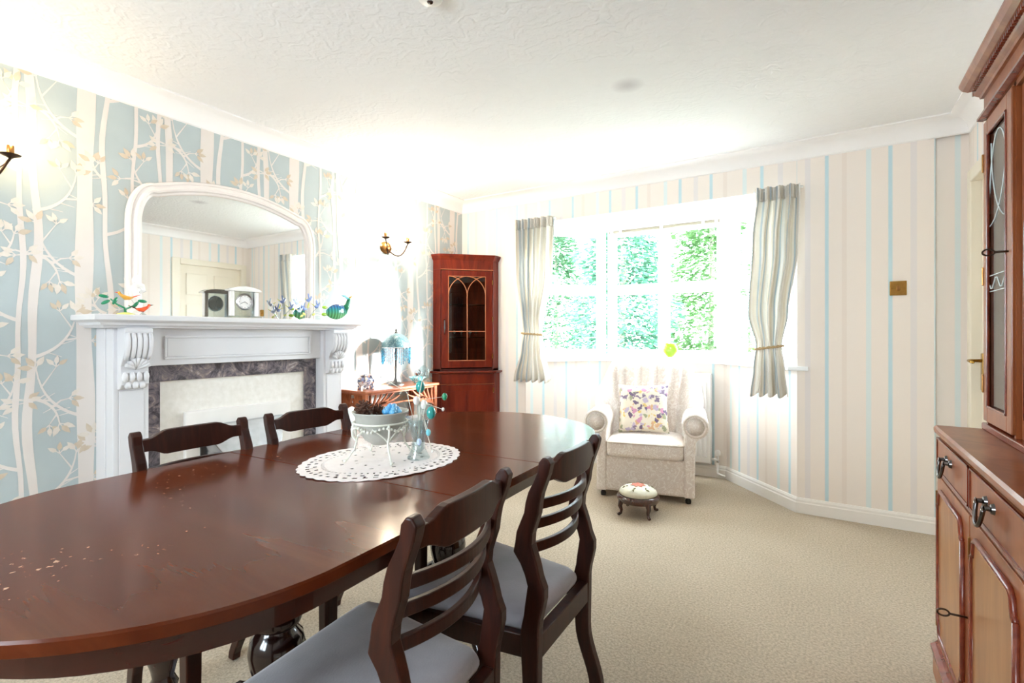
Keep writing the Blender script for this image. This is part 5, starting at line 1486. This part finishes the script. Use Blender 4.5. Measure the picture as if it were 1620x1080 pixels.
# ---------------------------------------------------------------- garden beyond the window
gd = MB(); gd.box(-14, 8, YB+.75, 22, -.25, -.2)
struct(gd.build('garden_ground', 'lawn'), 'pale paved ground outside the bay window', 'ground')
gw_ = MB(); gw_.box(.95, 1.12, YB+.121, 5.85, -.2, 2.75)  # unseen wall added to keep direct sun off the fireplace
struct(gw_.build('sun_screen_wall', 'cornice_white'), 'added rendered wall outside the bay, screening the fireplace from the sun', 'wall')
def conifer(x, y, h, r_, mt, label, seed, n=2600, skirt_z=.05):
    rn = random.Random(seed)
    t_ = empty('conifer', (x, y, -.2)); tag(t_, label, 'tree', 'conifers beyond the bay window')
    q = MB(); q.tube([(0, 0, 0), (.03, .02, h*.5), (0, 0, h*.97)], [.07, .045, .012], 8); q.build('trunk', 'bark', t_, smooth=True)
    q = MB()
    for k in range(n):
        tz = rn.random()**1.15; z = h*(skirt_z+.93*tz)
        R_ = r_*(1-tz*.86)
        # layered boughs with gaps
        lay = math.sin(z*7.5+seed)
        an = rn.random()*2*PI
        rad = R_*(.25+.75*rn.random()**.6)*(1+.16*lay+.12*math.sin(an*5+z*3))
        px, py = rad*math.cos(an), rad*math.sin(an)
        d = Vector((math.cos(an+rn.uniform(-.6, .6)), math.sin(an+rn.uniform(-.6, .6)), rn.uniform(-.55, .15))).normalized()
        L = rn.uniform(.07, .15); wd = L*rn.uniform(.28, .4)
        sd = d.cross(Vector((rn.uniform(-.4, .4), rn.uniform(-.4, .4), 1))).normalized()
        p0 = Vector((px, py, z))
        up_ = d.cross(sd)*.012
        q.add([tuple(p0), tuple(p0+d*L*.4+sd*wd+up_), tuple(p0+d*L), tuple(p0+d*L*.4-sd*wd+up_)], [(0, 1, 2), (0, 2, 3)])
    f_ = q.build('foliage', mt, t_); f_['kind'] = 'stuff'
conifer(-2.75, 7.6, 4.6, 1.1, 'conifer_b', 'dense blue-green conifer behind the left half of the middle window', 1, 14000)
conifer(-1.75, 9.3, 4.9, 1.15, 'conifer_c', 'pale green conifer behind the right half of the middle window', 2, 13000)
conifer(-4.75, 9.2, 4.4, 1.1, 'conifer_a', 'conifer seen through the angled left bay window', 3, 9000)
conifer(-7.6, 10.2, 4.6, 1.3, 'conifer_a', 'far left conifer beyond the left curtain', 4, 6000)
conifer(.3, 11.0, 4.4, 1.1, 'conifer_c', 'conifer behind the right curtain', 5, 8000)
rn = random.Random(21)
sh = empty('lavender_bush', (-4.1, 7.2, -.2)); tag(sh, 'low mauve-grey bush under the left bay pane', 'shrub')
q = MB()
for k in range(1500):
    an = rn.random()*2*PI; el = rn.random()*PI/2; rr = .55+.45*rn.random()
    p0 = Vector((.75*rr*math.cos(an)*math.cos(el), .6*rr*math.sin(an)*math.cos(el), .25+.95*rr*math.sin(el)))
    d = Vector((math.cos(an)*.5, math.sin(an)*.5, .8)).normalized(); sd = d.cross(Vector((rn.uniform(-1, 1), rn.uniform(-1, 1), .1))).normalized(); L = rn.uniform(.06, .12)
    q.add([tuple(p0), tuple(p0+d*L*.5+sd*L*.3), tuple(p0+d*L), tuple(p0+d*L*.5-sd*L*.3)], [(0, 1, 2), (0, 2, 3)])
f_ = q.build('foliage', 'shrub_leaf', sh); f_['kind'] = 'stuff'
q = MB()
for k in range(7):
    q.tube([(0, 0, 0), (.2*math.cos(k), .2*math.sin(k), .4), (.4*math.cos(k), .35*math.sin(k), .9)], [.025, .018, .008], 6)
q.build('stems', 'bark', sh)
